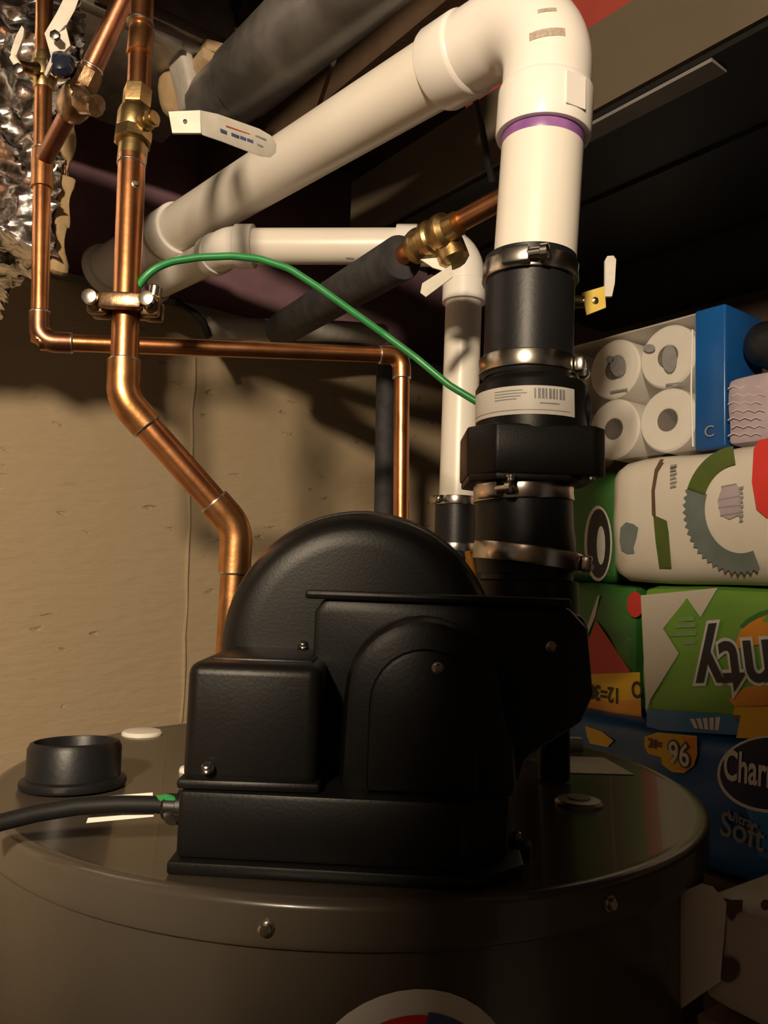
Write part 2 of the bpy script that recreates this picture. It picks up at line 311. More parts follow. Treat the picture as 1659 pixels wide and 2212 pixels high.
# ================================================================== WATER TANK
TC = V((-0.025, 0.886, 0)); TR = 0.355; ZT = 1.45
def on_cyl(px, py, r):
    d = ray(px, py); ox, oy = -TC.x, -TC.y; a = d.x*d.x+d.y*d.y; b = 2*(ox*d.x+oy*d.y); c = ox*ox+oy*oy-r*r
    k = (-b-math.sqrt(max(b*b-4*a*c, 0)))/(2*a); return CAM+d*k
tank = Thing('water_heater_tank', 'large round brown-grey water heater tank filling the bottom of the picture', 'water heater', (TC.x, TC.y, 0))
tank.part('tank_body', lathe((TC.x, TC.y, 0), Z, [(TR-0.012, 0.02), (TR-0.005, 0.03), (TR-0.005, 1.425)], 96), 'tank_paint')
lid = tank.part('lid', lathe((TC.x, TC.y, 0), Z, [(TR-0.004, 1.421), (TR, 1.4205), (TR+0.0008, 1.4225), (TR, 1.425), (TR, 1.4445), (TR-0.0012, 1.4480), (TR-0.004, 1.4497), (TR-0.008, 1.4503), (TR-0.012, 1.4498), (TR-0.016, 1.449), (0, 1.449)], 128), 'tank_paint', ang=50)
for i, (px, py) in enumerate(((575, 2004), (1316, 1951))):
    p = on_cyl(px, py, TR); d = V((p.x-TC.x, p.y-TC.y, 0)).normalized(); screw(tank, p, d, 0.0042, name='lid_screw', parent=lid)
# pale caps and sticker on the lid
def disc_cap(px, py, r, m, name, inner=None):
    p = on_z(px, py, 1.449)
    o = tank.part(name, lathe(p, Z, [(r, -0.001), (r, 0.002), (r*0.9, 0.0045), (r*0.6, 0.0055), (0, 0.006)], 32), m, lid)
    if inner: tank.part('cap_centre', lathe(p+Z*0.0035, Z, [(r*0.5, 0), (r*0.48, 0.0035), (0, 0.004)], 24), inner, lid)
disc_cap(307, 1586, 0.0255, 'pvc', 'lid_plug')
disc_cap(412, 1666, 0.0120, 'pvc', 'lid_plug')
disc_cap(1250, 1737, 0.0225, 'galvanised', 'lid_plug', 'caulk')
tank.part('lid_sticker', poly([on_z(*q, 1.4495) for q in ((1161, 1633), (1304, 1637), (1370, 1674), (1220, 1670))], Z, 0.0006), 'label_white', lid)
p = on_z(1188, 1622, 1.449)
tank.part('vent_bracket', rbox(p+V((0, 0.006, 0.008)), (0.042, 0.006, 0.009), (X, Y, Z), 0.002, 2), 'galvanised', lid)
# round sticker on the front of the jacket
sc = on_cyl(889, 2400, TR-0.005); th0 = math.atan2(sc.y-TC.y, sc.x-TC.x)
def jacket_patch(outline, r, thick=0.0006):
    vs = []
    for k in (0, 1):
        for (u, v) in outline:
            a = th0 + u/TR; vs.append(V((TC.x+math.cos(a)*(r+k*thick), TC.y+math.sin(a)*(r+k*thick), sc.z+v)))
    n = len(outline)//2
    return vs
def jacket_disc(r0, r1, a0, a1, off, seg=40):   # sector ring on the jacket
    vs, fs = [], []
    for k in range(seg+1):
        a = a0+(a1-a0)*k/seg
        for j in range(5):
            rr = r0+(r1-r0)*j/4; th = th0+rr*math.cos(a)/TR; R = TR-0.005+off
            vs.append(V((TC.x+math.cos(th)*R, TC.y+math.sin(th)*R, sc.z+rr*math.sin(a))))
    for k in range(seg):
        for j in range(4): fs.append((k*5+j, k*5+j+1, k*5+j+6, k*5+j+5))
    return vs, fs
st = tank.part('round_sticker', jacket_disc(0.0005, 0.0735, 0, 2*math.pi, 0.0006), 'label_white')
tank.part('sticker_print', jacket_disc(0.050, 0.0600, 0.5, 1.42, 0.0011, 16), 'print_blue', st)
tank.part('sticker_print', jacket_disc(0.028, 0.0580, 1.42, 2.25, 0.0011, 16), 'pack_red', st)
# open air intake collar on the lid
pc = on_z(158, 1697, 1.449)
coll = Thing('intake_collar', 'open black plastic collar standing on the left of the tank lid', 'pipe collar', pc)
tl = V((-0.03, 0.05, 1)).normalized()
coll.part('collar_wall', lathe(pc, tl, [(0.043, 0), (0.043, 0.036), (0.0405, 0.041), (0.0375, 0.042), (0.0365, 0.040), (0.0365, 0.002), (0, 0.002)], 40), 'rubber')
coll.part('collar_flange', lathe(pc, tl, [(0.042, 0.0), (0.0475, 0.0), (0.0490, 0.003), (0.0485, 0.007), (0.0455, 0.009), (0.042, 0.009)], 40), 'rubber')
# ================================================================== BLOWER
bl = Thing('draft_blower', 'black power-vent blower assembly standing on top of the tank', 'blower', (-0.02, 0.72, 1.449))
zb = 1.449
bl.part('base_plate', prism([(-0.140, 0), (0.070, -0.012), (0.108, 0.02), (0.130, 0.30), (0.10, 0.36), (-0.10, 0.36), (-0.138, 0.28)], (0, 0.572, zb), X, Y, Z, 0.009, 0.002), 'black_plastic')
bl.part('base_housing', prism([(-0.136, 0.004), (0.062, -0.004), (0.098, 0.028), (0.112, 0.28), (0.085, 0.33), (-0.095, 0.33), (-0.132, 0.27)], (0, 0.574, zb+0.009), X, Y, Z, 0.046, 0.004), 'black_plastic')
cb = bl.part('control_box', rbox((-0.088, 0.700, 1.549), (0.0475, 0.119, 0.043), (X, Y, Z), 0.009, 4), 'black_plastic')
bl.part('control_box_rim', rbox((-0.088, 0.700, 1.508), (0.0500, 0.122, 0.0035), (X, Y, Z), 0.0025, 2), 'black_plastic', cb)
bl.part('control_box_cap', rbox((-0.086, 0.705, 1.590), (0.038, 0.100, 0.004), (X, Y, Z), 0.003, 2), 'black_plastic', cb)
for q in (at(448, 1660, 0.577), at(508, 1378, 0.79), at(655, 1395, 0.70), at(655, 1420, 0.68)):
    screw(bl, q-Y*0.001, V((0, -0.6, 1)), 0.0036, parent=cb)
# volute: round scroll with its axis towards the viewer
VC = V((-0.018, 0.0, 1.592)); VR = 0.122
bl.part('volute', lathe((VC.x, 0.700, VC.z), Y, [(0, 0.0), (0.09, 0.0), (0.104, 0.001), (0.113, 0.006), (0.119, 0.015), (VR, 0.028), (VR, 0.075), (VR-0.006, 0.086), (VR-0.006, 0.10), (0.09, 0.11), (0, 0.112)], 72), 'black_plastic', ang=50)
bl.part('volute_flange', lathe((VC.x, 0.782, VC.z), Y, [(VR-0.004, 0), (VR+0.0065, 0), (VR+0.0075, 0.003), (VR+0.0065, 0.006), (VR-0.004, 0.006)], 72), 'black_plastic')
# stepped front housing across the volute, motor hump, right-hand housing
fh = bl.part('front_housing', prism([(-0.052, 1.50), (-0.052, 1.628), (-0.044, 1.640), (0.150, 1.638), (0.165, 1.622), (0.170, 1.570), (0.160, 1.548), (0.118, 1.520), (0.112, 1.50)], (0, 0.645, 0), X, Z, Y, 0.16, 0.005), 'black_plastic')
bl.part('housing_ledge', rbox((0.045, 0.655, 1.6415), (0.105, 0.016, 0.0035), (X, Y, Z), 0.003, 2), 'black_plastic', fh)
arch = [(-0.048, 1.50)]
for k in range(15):
    a = math.pi*(1-k/14); arch.append((0.034+0.058*math.cos(a), 1.572+0.056*math.sin(a)))
arch = [(0.034-0.060, 1.50)] + arch[1:] + [(0.100, 1.54), (0.104, 1.50)]
mh = bl.part('motor_cover', prism(arch, (0, 0.592, 0), X, Z, Y, 0.075, 0.010), 'black_plastic')
arch2 = [(0.034+0.040*math.cos(math.pi*(1-k/14)), 1.566+0.040*math.sin(math.pi*(1-k/14))) for k in range(15)]
bl.part('motor_cover_panel', prism([(-0.006, 1.505)]+arch2+[(0.074, 1.505)], (0, 0.586, 0), X, Z, Y, 0.012, 0.004), 'black_plastic', mh)
for q, pr in ((at(945, 1443, 0.586), mh), (at(1190, 1397, 0.644), fh)):
    screw(bl, q, -Y, 0.0032, parent=pr)
bl.part('side_housing', rbox((0.134, 0.72, 1.586), (0.034, 0.068, 0.030), (X, Y, Z), 0.014, 4), 'black_plastic')
bl.part('foot_lug', lathe((0.108, 0.64, zb), Z, [(0.014, 0), (0.014, 0.008), (0.011, 0.012), (0, 0.013)], 24), 'black_plastic')
screw(bl, V((0.110, 0.64, zb+0.013)), Z, 0.0035)
bl.part('orange_wire', tube([at(1010, 1190, .80), at(1016, 1215, .80), at(1022, 1250, .79), at(1030, 1275, .79)], [0.003, 0.004, 0.004, 0.003], 10), 'pack_orange', None, 'short orange wire')
# vent stack axis
def vst(px, py): return at(px, py, 0.85)
nk0 = V((vst(1140, 1260).x, 0.85, 1.56)); nk1 = vst(1138, 1215)
bl.part('outlet_neck', lathe(nk0, nk1-nk0, [(0.060, 0), (0.060, 0.035), (0.054, 0.055), (0.053, (nk1-nk0).length-0.02), (0.0475, (nk1-nk0).length-0.018), (0.0475, (nk1-nk0).length+0.01)], 48), 'black_plastic')
bl.part('outlet_duct', rbox((0.10, 0.83, 1.585), (0.10, 0.06, 0.045), (X, Y, Z), 0.015, 3), 'black_plastic')
bl.part('drain_elbow', tube(fillet([V((0.150, 0.86, 1.55)), V((0.188, 0.88, 1.53)), V((0.190, 0.88, 1.452))], 0.015), 0.017, 20), 'black_plastic')
# ================================================================== VENT COUPLINGS
vc = Thing('vent_coupling', 'stacked black rubber couplings with steel clamps on the thick white vent pipe', 'pipe coupling', vst(1138, 1215))
a0, a1 = vst(1134, 1212), vst(1131, 1078); ax = (a1-a0).normalized(); L = (a1-a0).length
vc.part('lower_boot', lathe(a0, ax, [(0.0500, -0.012), (0.0510, 0), (0.0525, 0.004), (0.0525, L*0.3), (0.0510, L*0.5), (0.0505, L), (0.049, L+0.008)], 48), 'rubber')
clamp(vc, vst(1138, 1203), (ax+X*0.15), 0.0552, 0.018, V((1, -0.25, 0)))
clamp(vc, vst(1130, 1067), ax, 0.0510, 0.0175, V((-0.75, -0.7, 0)))
b0 = vst(1146, 1040); b1 = vst(1147, 938)
bx = (b1-b0).normalized(); oct_ = [(0.072*math.cos(math.pi/8+k*math.pi/4)*(1.0), 0.062*math.sin(math.pi/8+k*math.pi/4)) for k in range(8)]
col_ = vc.part('square_collar', prism([(-0.071, -0.030), (-0.045, -0.058), (0.054, -0.058), (0.067, -0.045), (0.067, 0.045), (0.054, 0.058), (-0.060, 0.058), (-0.071, 0.045)], b0, X, Y, bx, (b1-b0).length, 0.003), 'black_plastic')
vc.part('collar_lip', prism([(-0.069, -0.032), (-0.044, -0.056), (0.030, -0.057), (0.045, -0.04), (0.045, 0.045), (-0.055, 0.056), (-0.069, 0.045)], b0-bx*0.006, X, Y, bx, 0.007, 0.0015), 'black_plastic', col_)
for q in (at(1104, 1029, 0.79), at(1277, 1028, 0.80)): screw(vc, q, -Z, 0.004, parent=col_)
c0 = vst(1147, 940); c1 = vst(1146, 836); cx = (c1-c0).normalized(); CL = (c1-c0).length
ad = vc.part('adapter', lathe(c0, cx, [(0.0585, -0.002), (0.0585, CL*0.92), (0.056, CL), (0.050, CL+0.004), (0.0475, CL+0.012)], 56), 'black_plastic')
vc.part('adapter_port', lathe(c0+cx*CL*0.5+X*0.050, X, [(0.022, 0), (0.022, 0.0085), (0.019, 0.0095), (0, 0.0095)], 24), 'black_plastic', ad)
def cyl_patch(c, axv, r, a0, a1, h0, h1, n=20):
    vs, fs = [], []
    for k in range(n+1):
        a = a0+(a1-a0)*k/n; d = X*math.cos(a)+Y*math.sin(a)
        vs += [c+axv*h0+d*r, c+axv*h1+d*r]
    for k in range(n): fs.append((2*k, 2*k+1, 2*k+3, 2*k+2))
    return vs, fs
g = math.radians
lb = vc.part('adapter_label', cyl_patch(c0, cx, 0.0590, g(178), g(307), CL*0.20, CL*0.755, 28), 'label_white', ad)
for k, (e0, e1) in enumerate(((222, 252), (222, 256), (222, 250), (222, 246))):
    vc.part('print_line', cyl_patch(c0, cx, 0.0592, g(e0), g(e1), CL*(0.655-0.055*k), CL*(0.675-0.055*k), 10), 'print_grey', ad)
for k in range(9):
    vc.part('barcode_bar', cyl_patch(c0, cx, 0.0592, g(263+k*3.6), g(263+k*3.6+(2.6 if k % 3 else 1.7)), CL*0.50, CL*0.70, 2), 'print_grey', ad)
vc.part('print_line', cyl_patch(c0, cx, 0.0592, g(268), g(288), CL*0.40, CL*0.425, 10), 'print_grey', ad)
vc.part('print_line', cyl_patch(c0, cx, 0.0592, g(185), g(300), CL*0.275, CL*0.29, 24), 'print_grey', ad)
d0 = vst(1140, 815); d1 = vst(1146, 562); dx = (d1-d0).normalized(); DL = (d1-d0).length
vc.part('upper_boot', lathe(d0, dx, [(0.0475, -0.004), (0.0490, 0), (0.0490, 0.012), (0.0475, 0.014), (0.0475, DL-0.013), (0.0490, DL-0.011), (0.0490, DL), (0.0445, DL+0.001)], 56), 'rubber')
clamp(vc, vst(1139, 797), dx, 0.0500, 0.017, V((0.85, -0.3, 0)))
clamp(vc, vst(1145, 594), dx, 0.0500, 0.0185, V((-0.42, -0.9, 0)))
# ================================================================== BIG WHITE VENT PIPE
vb = at(1153, 600, 0.85); C = at(1192, 5, 0.85); E = at(362, 508, 1.58)
pv = Thing('white_vent_pipe', 'thick white plastic vent pipe with a big elbow under the ceiling', 'pipe', vb)
dv = (vb-C).normalized(); dh = (E-C).normalized()
hub_v = at(1174, 300, 0.85); Lv = (hub_v-C).length; hub_h = C + dh*0.172
pv.part('vertical_pipe', tube([vb, C+dv*(Lv-0.02)], 0.0445, 48), 'pvc')
pv.part('primer_band', lathe(C+dv*(Lv-0.002), dv, [(0.0446, 0), (0.0449, 0.002), (0.0449, 0.0115), (0.0446, 0.013)], 48), 'primer')
core_ = fillet([C+dv*(Lv-0.03), C, hub_h], 0.085, 16)
el = pv.part('elbow', tube(core_, 0.0485, 48), 'pvc_fitting', ang=60)
pv.part('elbow_hub', lathe(C+dv*(Lv-0.052), dv, [(0.0480, -0.004), (0.0515, 0), (0.0520, 0.003), (0.0520, 0.049), (0.0510, 0.052), (0.0450, 0.052)], 48), 'pvc_fitting', el)
pv.part('elbow_hub', lathe(C+dh*0.125, dh, [(0.0480, -0.004), (0.0515, 0), (0.0520, 0.003), (0.0520, 0.047), (0.0510, 0.05), (0.0450, 0.05)], 48), 'pvc_fitting', el)
# raised part mark on the hub and ink stamps on the elbow's outer curve
wm = (C+dv*(Lv-0.028)); dd = V((0.45, -0.89, 0)).normalized()
pv.part('hub_mark', rbox(wm+dd*0.0522, (0.013, 0.0006, 0.018), (V((0.89, 0.45, 0)), dd, Z), 0.0004, 1), 'pvc_fitting', el)
def elbow_stamp(px, py, wd, ht):
    d = ray(px, py).normalized(); best = None      # walk along the view line until it meets the elbow surface
    k = 0.5
    while k < 1.6:
        p = CAM+d*k; m_ = min((p-q).length for q in dense)
        if m_ < 0.0487: break
        k += 0.001
    q = min(dense, key=lambda q: (p-q).length); n_ = (p-q).normalized(); u = (RT-n_*RT.dot(n_)).normalized(); v = n_.cross(u)
    vs, fs = [], []
    for i in range(9):
        for j in range(2):
            a = (i/8-0.5)*wd; b = (j-0.5)*ht; pp = p+u*a+v*b
            qq = min(dense, key=lambda s: (pp-s).length); vs.append(qq+(pp-qq).normalized()*0.0489)
    for i in range(8): fs.append((i*2, i*2+1, i*2+3, i*2+2))
    pv.part('ink_stamp', (vs, fs), 'stamp', el)
dense = []
for i in range(len(core_)-1):
    for k in range(10): dense.append(core_[i].lerp(core_[i+1], k/10))
elbow_stamp(1182, 70, 0.040, 0.0095); elbow_stamp(1182, 22, 0.020, 0.005)
pv.part('ceiling_run', tube([C+dh*0.16, E], 0.0445, 48), 'pvc')
F2 = at(228, 583, 1.70)
cp = pv.part('end_coupling', lathe(E-dh*0.055, dh, [(0.0450, 0), (0.0505, 0.001), (0.0515, 0.004), (0.0515, 0.07), (0.0505, 0.074), (0.0450, 0.075)], 48), 'pvc_fitting')
pv.part('end_stub', tube([E, E.lerp(F2, 0.35)+Z*0.004, F2], [0.0450, 0.0455, 0.0455], 40), 'pvc_fitting')
pv.part('end_rim', lathe(F2, (F2-E), [(0.045, -0.012), (0.0535, -0.011), (0.0545, 0), (0.0535, 0.008), (0.044, 0.009)], 40), 'pvc_fitting')
pv.part('printed_mark', lathe(E-dh*0.002, dh, [(0.0517, 0), (0.0518, 0.001), (0.0518, 0.010), (0.0517, 0.011)], 40), 'stamp', cp)
# ================================================================== SECOND, THINNER WHITE PIPE
R2 = 0.0303; Yb = 1.32
g0 = at(984, 1200, Yb); g1 = at(1004, 532, Yb); g2 = at(500, 532, 1.36); g3 = at(345, 612, 1.66)
wp = Thing('white_drain_pipe', 'thinner white plastic pipe running level behind the foam-covered pipe and then straight down', 'pipe', (g0.x, g0.y, 0.0))
e1 = fillet([g0, g1, g2], 0.045, 10)
wp.part('down_pipe', tube([at(988, 1085, Yb), at(1002, 640, Yb)], R2, 32), 'pvc')
wp.part('elbow', tube(fillet([at(1002, 655, Yb), g1, g1.lerp(g2, 0.22)], 0.05, 10), 0.0335, 32), 'pvc_fitting', ang=60)
dd1 = (g0-g1).normalized(); dd2 = (g2-g1).normalized()
wp.part('elbow_hub', lathe(at(1003, 612, Yb), dd1, [(0.0335, -0.002), (0.0362, 0), (0.0362, 0.034), (0.031, 0.035)], 32), 'pvc_fitting')
wp.part('elbow_hub', lathe(g1.lerp(g2, 0.20), dd2, [(0.0335, -0.002), (0.0362, 0), (0.0362, 0.034), (0.031, 0.035)], 32), 'pvc_fitting')
wp.part('level_pipe', tube([g1.lerp(g2, 0.25), g1.lerp(g2, 0.92)], R2, 32), 'pvc')
d3 = (g3-g2).normalized()
wp.part('elbow', tube(fillet([g1.lerp(g2, 0.90), g2, g2+d3*0.09], 0.045, 10), 0.0340, 32), 'pvc_fitting', ang=60)
wp.part('elbow_hub', lathe(g1.lerp(g2, 0.90), dd2, [(0.031, -0.001), (0.0368, 0), (0.0368, 0.030), (0.034, 0.032)], 32), 'pvc_fitting')
wp.part('elbow_hub', lathe(g2+d3*0.085, d3, [(0.034, -0.03), (0.0365, -0.028), (0.0365, 0), (0.031, 0.001)], 32), 'pvc_fitting')
wp.part('rear_pipe', tube([g2+d3*0.07, g3, g3+d3*0.14], R2, 32), 'pvc')
wp.part('primer_band', lathe(g3, d3, [(R2+0.0002, -0.012), (R2+0.0005, -0.010), (R2+0.0005, 0.010), (R2+0.0002, 0.012)], 32), 'primer')
wp.part('rear_fitting', lathe(g3+d3*0.03, d3, [(0.031, 0), (0.037, 0.001), (0.038, 0.06), (0.037, 0.10), (0.0, 0.11)], 32), 'pvc_fitting')
wp.part('small_print', poly([at(*q, 1.29) for q in ((748, 556), (765, 558), (765, 562), (748, 560))], -Y, 0.0003), 'print_dark')
k0 = at(983, 1195, Yb); k1 = at(986, 1082, Yb); kx = (k1-k0).normalized(); KL = (k1-k0).length
wp.part('rubber_coupling', lathe(k0, kx, [(0.031, -0.01), (0.0345, -0.008), (0.0345, KL), (0.031, KL+0.002)], 32), 'rubber')
clamp(wp, at(986, 1083, Yb), kx, 0.0350, 0.014, V((-1, -0.4, 0)))
clamp(wp, at(983, 1183, Yb), kx, 0.0350, 0.014, V((0.9, 0.4, 0)))
wp.part('lower_pipe', tube([k0, V((k0.x, k0.y, 0.02))], 0.031, 24), 'foam')
# ================================================================== HOT WATER COPPER RUN with lever valve
RC = 0.0143
q0 = at(310, -70, 0.87); q1 = at(300, 200, 0.85); q2 = at(285, 340, 0.84); q3 = at(266, 862, 0.82); q4 = at(512, 1140, 0.86); q5 = at(495, 1420, 0.86); q6 = V((q5.x, q5.y, 1.449))
hot = Thing('copper_valve_pipe', 'copper pipe with a white lever valve and two angled bends going down behind the blower', 'pipe', q6)
hot.part('upper_pipe', tube([q0, q1], 0.0128, 28), 'copper')
hot.part('middle_pipe', tube([q2, q3+(q2-q3).normalized()*0.02], RC, 28), 'copper')
hot.part('angled_pipe', tube([q3, q4], RC, 28), 'copper')
hot.part('lower_pipe', tube([q4, q5, q6], RC, 28), 'copper_fitting')
for (pa, pb, pcx, ra, rb2) in ((q2, q3, q4, 0.040, 0.036), (q3, q4, q5, 0.036, 0.048)):
    ua = (pa-pb).normalized(); ub = (pcx-pb).normalized(); path = fillet([pb+ua*ra, pb, pb+ub*rb2], 0.040, 8)
    e_ = hot.part('bend_fitting', tube(path, RC+0.0028, 28), 'copper_fitting', ang=60)
    solder(hot, pb+ua*ra, ua, RC+0.0020); solder(hot, pb+ub*rb2, ub, RC+0.0020)
screw(hot, at(292, 398, 0.826), V((0.4, -0.9, 0)), 0.003, 'solder', 'solder_drip')
vax = (q1-q2).normalized(); mid = at(288, 272, 0.845)
vb_ = hot.part('valve_body', join(
    lathe(at(285, 345, 0.845), vax, [(0.0150, -0.006), (0.0155, 0), (0.0155, 0.018), (0.013, 0.02)], 24),
    lathe(at(286, 312, 0.845), vax, [(0.0185, 0), (0.0205, 0.002), (0.0205, 0.014), (0.0185, 0.016)], 8),
    lathe(at(288, 288, 0.845), vax, [(0.0170, 0), (0.0185, 0.004), (0.0185, 0.022), (0.0165, 0.028), (0.015, 0.03)], 32),
    lathe(at(294, 232, 0.845), vax, [(0.0150, 0), (0.0158, 0.002), (0.0158, 0.022), (0.0135, 0.024)], 6)), 'brass')
solder(hot, at(303, 52, 0.855), vax, 0.0140); hot.part('pipe_coupling', lathe(at(301, 120, 0.853), vax, [(0.0130, 0), (0.0140, 0.001), (0.0140, 0.03), (0.0130, 0.032)], 24), 'copper_fitting')
solder(hot, q2-vax*0.009, vax, RC)
sd = V((0.82, -0.50, 0.0)).normalized()
hot.part('valve_stem', join(lathe(mid, sd, [(0.009, 0.008), (0.0105, 0.015), (0.0105, 0.022), (0.007, 0.023), (0.007, 0.034)], 12), lathe(mid+sd*0.026, sd, [(0.0095, 0), (0.0095, 0.005), (0.004, 0.006)], 6)), 'brass', vb_)
LA = [at(364, 241, 0.800), at(432, 238, 0.792), at(434, 287, 0.792), at(372, 287, 0.800)]
def yl_(x): return 0.7922+(x-432)/(590-432)*0.090
LB = [at(a, b, yl_(a)) for a, b in ((432, 238), (470, 246), (560, 278), (584, 292), (592, 308), (590, 326), (578, 336), (556, 333), (470, 300), (432, 287))]
lv = hot.part('lever', join(poly(LA, Y, 0.003), poly(LB, V((0.45, 0.9, 0)).normalized(), 0.005)), 'handle_white', vb_)
hot.part('lever_screw', lathe((LA[0]+LA[1]+LA[2]+LA[3])/4+V((0, 0.001, 0)), -Y, [(0.0022, 0), (0.0022, 0.0026), (0, 0.003)], 10), 'print_dark', vb_)
for (xa, ya, xb, yb, hh, m) in ((476, 281, 490, 287, 7, 'print_blue'), (500, 290, 517, 297, 7, 'print_blue'), (519, 297, 532, 302, 7, 'print_blue'), (534, 302, 547, 307, 7, 'print_blue'), (488, 272, 540, 290, 2, 'pack_red'), (556, 312, 568, 317, 4, 'print_grey'), (552, 293, 575, 302, 3, 'print_grey')):
    def yy(x): return yl_(x)-0.0012
    hot.part('lever_print', poly([at(xa, ya-hh/2, yy(xa)), at(xb, yb-hh/2, yy(xb)), at(xb, yb+hh/2, yy(xb)), at(xa, ya+hh/2, yy(xa))], -Y, 0.0004), m, vb_)
hot.part('tank_nipple', lathe(q6, Z, [(0.026, 0), (0.026, 0.012), (0.020, 0.016), (0.018, 0.04), (0.0143, 0.041)], 24), 'solder')
# ---- ground clamp and green wire
gc = at(272, 662, 0.822)
gcl = Thing('ground_clamp', 'bronze two-piece ground clamp screwed around the copper pipe', 'pipe clamp', gc)
for s, dz in ((1, 0.006), (-1, -0.006)):
    gcl.part('clamp_jaw', join(rbox(gc+V((0, -0.017*s, 0)), (0.022, 0.006, 0.0085), (X, Y, Z), 0.003, 2),
        rbox(gc+V((-0.027, -0.008*s, -0.001)), (0.010, 0.006, 0.011), (X, Y, Z), 0.004, 2), rbox(gc+V((0.028, -0.008*s, -0.003)), (0.010, 0.006, 0.010), (X, Y, Z), 0.004, 2)), 'bronze')
for sx in (-0.0285, 0.029):
    gcl.part('clamp_bolt', join(lathe(gc+V((sx, -0.030, 0)), Y, [(0.003, 0), (0.0075, 0.001), (0.0078, 0.006), (0.0045, 0.0075), (0.0045, 0.045)], 12)), 'steel')
gcl.part('wire_lug', lathe(gc+V((0.030, -0.004, 0.010)), V((0.1, 0, 1)), [(0.007, 0), (0.007, 0.010), (0.004, 0.012)], 12), 'steel')
gw = [(300, 618, .828), (312, 600, .826), (332, 581, .826), (370, 565, .83), (430, 556, .835), (500, 553, .84), (560, 559, .845), (625, 580, .85), (690, 622, .855), (760, 672, .86), (830, 722, .865), (900, 774, .865), (970, 832, .86), (1040, 874, .85)]
single('ground_wire', tube(fillet([at(*q) for q in gw], 0.05, 3), 0.0040, 12), 'green_wire', 'green insulated wire arching from the bronze clamp to the vent coupling', 'wire')
# ================================================================== COLD WATER COPPER RUN
RA = 0.0111
h0 = at(97, -60, 1.02); h1 = at(86, 738, 1.0); h2 = at(868, 768, 1.14); h3 = at(866, 1140, 1.14); h4 = V((h3.x, h3.y, 1.449))
cold = Thing('copper_branch_pipe', 'thin copper pipe dropping at the left edge, then running level across to a second drop', 'pipe', h4)
cold.part('left_drop', tube([h0, h1], RA, 24), 'copper')
cold.part('level_pipe', tube([h1, h2], RA, 24), 'copper')
cold.part('right_drop', tube([h2, h3, h4], RA, 24), 'copper')
for (pa, pb, pcx, rr) in ((h0, h1, h2, 0.03), (h1, h2, h3, 0.026)):
    ua = (pa-pb).normalized(); ub = (pcx-pb).normalized()
    cold.part('elbow', tube(fillet([pb+ua*rr*1.25, pb, pb+ub*rr*1.25], 0.018, 8), RA+0.0022, 24), 'copper_fitting' if pb is h2 else 'copper_old', ang=60)
    solder(cold, pb+ua*rr*1.25, ua, RA+0.0015); solder(cold, pb+ub*rr*1.25, ub, RA+0.0015)
av = (h0-h1).normalized()
def ondrop(py): return h1.lerp(h0, (738-py)/798)
cold.part('tee_fitting', join(lathe(ondrop(420), av, [(RA, 0), (RA+0.0024, 0.001), (RA+0.0024, 0.050), (RA, 0.052)], 24)), 'copper_fitting')
solder(cold, ondrop(412), av, RA+0.001); solder(cold, ondrop(335), av, RA+0.001)
vbA = cold.part('valve_body', join(lathe(ondrop(205), av, [(RA+0.001, 0), (0.0130, 0.002), (0.0130, 0.012), (0.0165, 0.014), (0.0180, 0.022), (0.0165, 0.034), (0.0130, 0.036), (0.0130, 0.046), (RA+0.001, 0.050)], 24)), 'brass')
vs_ = ondrop(158)
cold.part('valve_stem', tube([vs_, at(62, 148, 0.985), at(38, 140, 0.975)], [0.0085, 0.0075, 0.006], 14), 'bronze', vbA)
cold.part('lever', join(poly([at(*q) for q in ((47, 55, .99), (52, 62, .99), (50, 80, .985), (34, 122, .972), (25, 130, .97), (23, 112, .97), (34, 78, .98))], Y, 0.004), tube([at(28, 124, .971), at(38, 140, .97), at(46, 158, .97)], 0.0045, 10)), 'handle_white', vbA)
cold.part('lever_nut', lathe(at(42, 152, 0.965), -Y, [(0.007, 0), (0.007, 0.005), (0.004, 0.006)], 6), 'steel', vbA)
# ---- slanting branch with second valve
j0 = ondrop(362); j1 = at(168, 212, 0.93); j2 = at(288, -40, 0.92)
sl = Thing('copper_slanting_pipe', 'slanting dark copper pipe with a brass valve joining the left copper drop', 'pipe', j0)
jd = (j2-j1).normalized(); jd0 = (j1-j0).normalized()
sl.part('lower_pipe', tube([j0, j1], 0.0112, 24), 'copper_old')
sl.part('upper_pipe', tube([j1, j2], 0.0128, 24), 'copper_old')
vb2 = sl.part('valve_body', join(lathe(j1-jd0*0.030, jd0, [(0.012, 0), (0.0165, 0.004), (0.020, 0.016), (0.0205, 0.030), (0.018, 0.040), (0.015, 0.043)], 24), lathe(j1+jd*0.012, jd, [(0.0155, 0), (0.0165, 0.002), (0.0165, 0.022), (0.0130, 0.024)], 8)), 'bronze')
solder(sl, j1+jd*0.040, jd, 0.0130)
sl.part('valve_bonnet', lathe(j1+V((0.004, -0.004, -0.002)), V((0.75, -0.25, -0.45)), [(0.016, 0), (0.017, 0.012), (0.013, 0.022), (0.013, 0.030), (0, 0.032)], 10), 'bronze', vb2)
sl.part('lever', join(poly([at(*q) for q in ((96, 72, .90), (122, 28, .895), (140, -8, .89), (172, -20, .89), (158, 18, .90), (140, 50, .905), (152, 98, .91), (138, 112, .91), (118, 118, .905), (104, 100, .90))], Y, 0.004), poly([at(*q) for q in ((104, 100, .90), (118, 118, .905), (116, 132, .90), (100, 164, .89), (95, 160, .89), (110, 122, .898))], Y, 0.004)), 'handle_white', vb2)
sl.part('lever_nut', lathe(at(121, 80, 0.895), -Y, [(0.006, 0), (0.006, 0.005), (0.003, 0.006)], 6), 'steel', vb2)
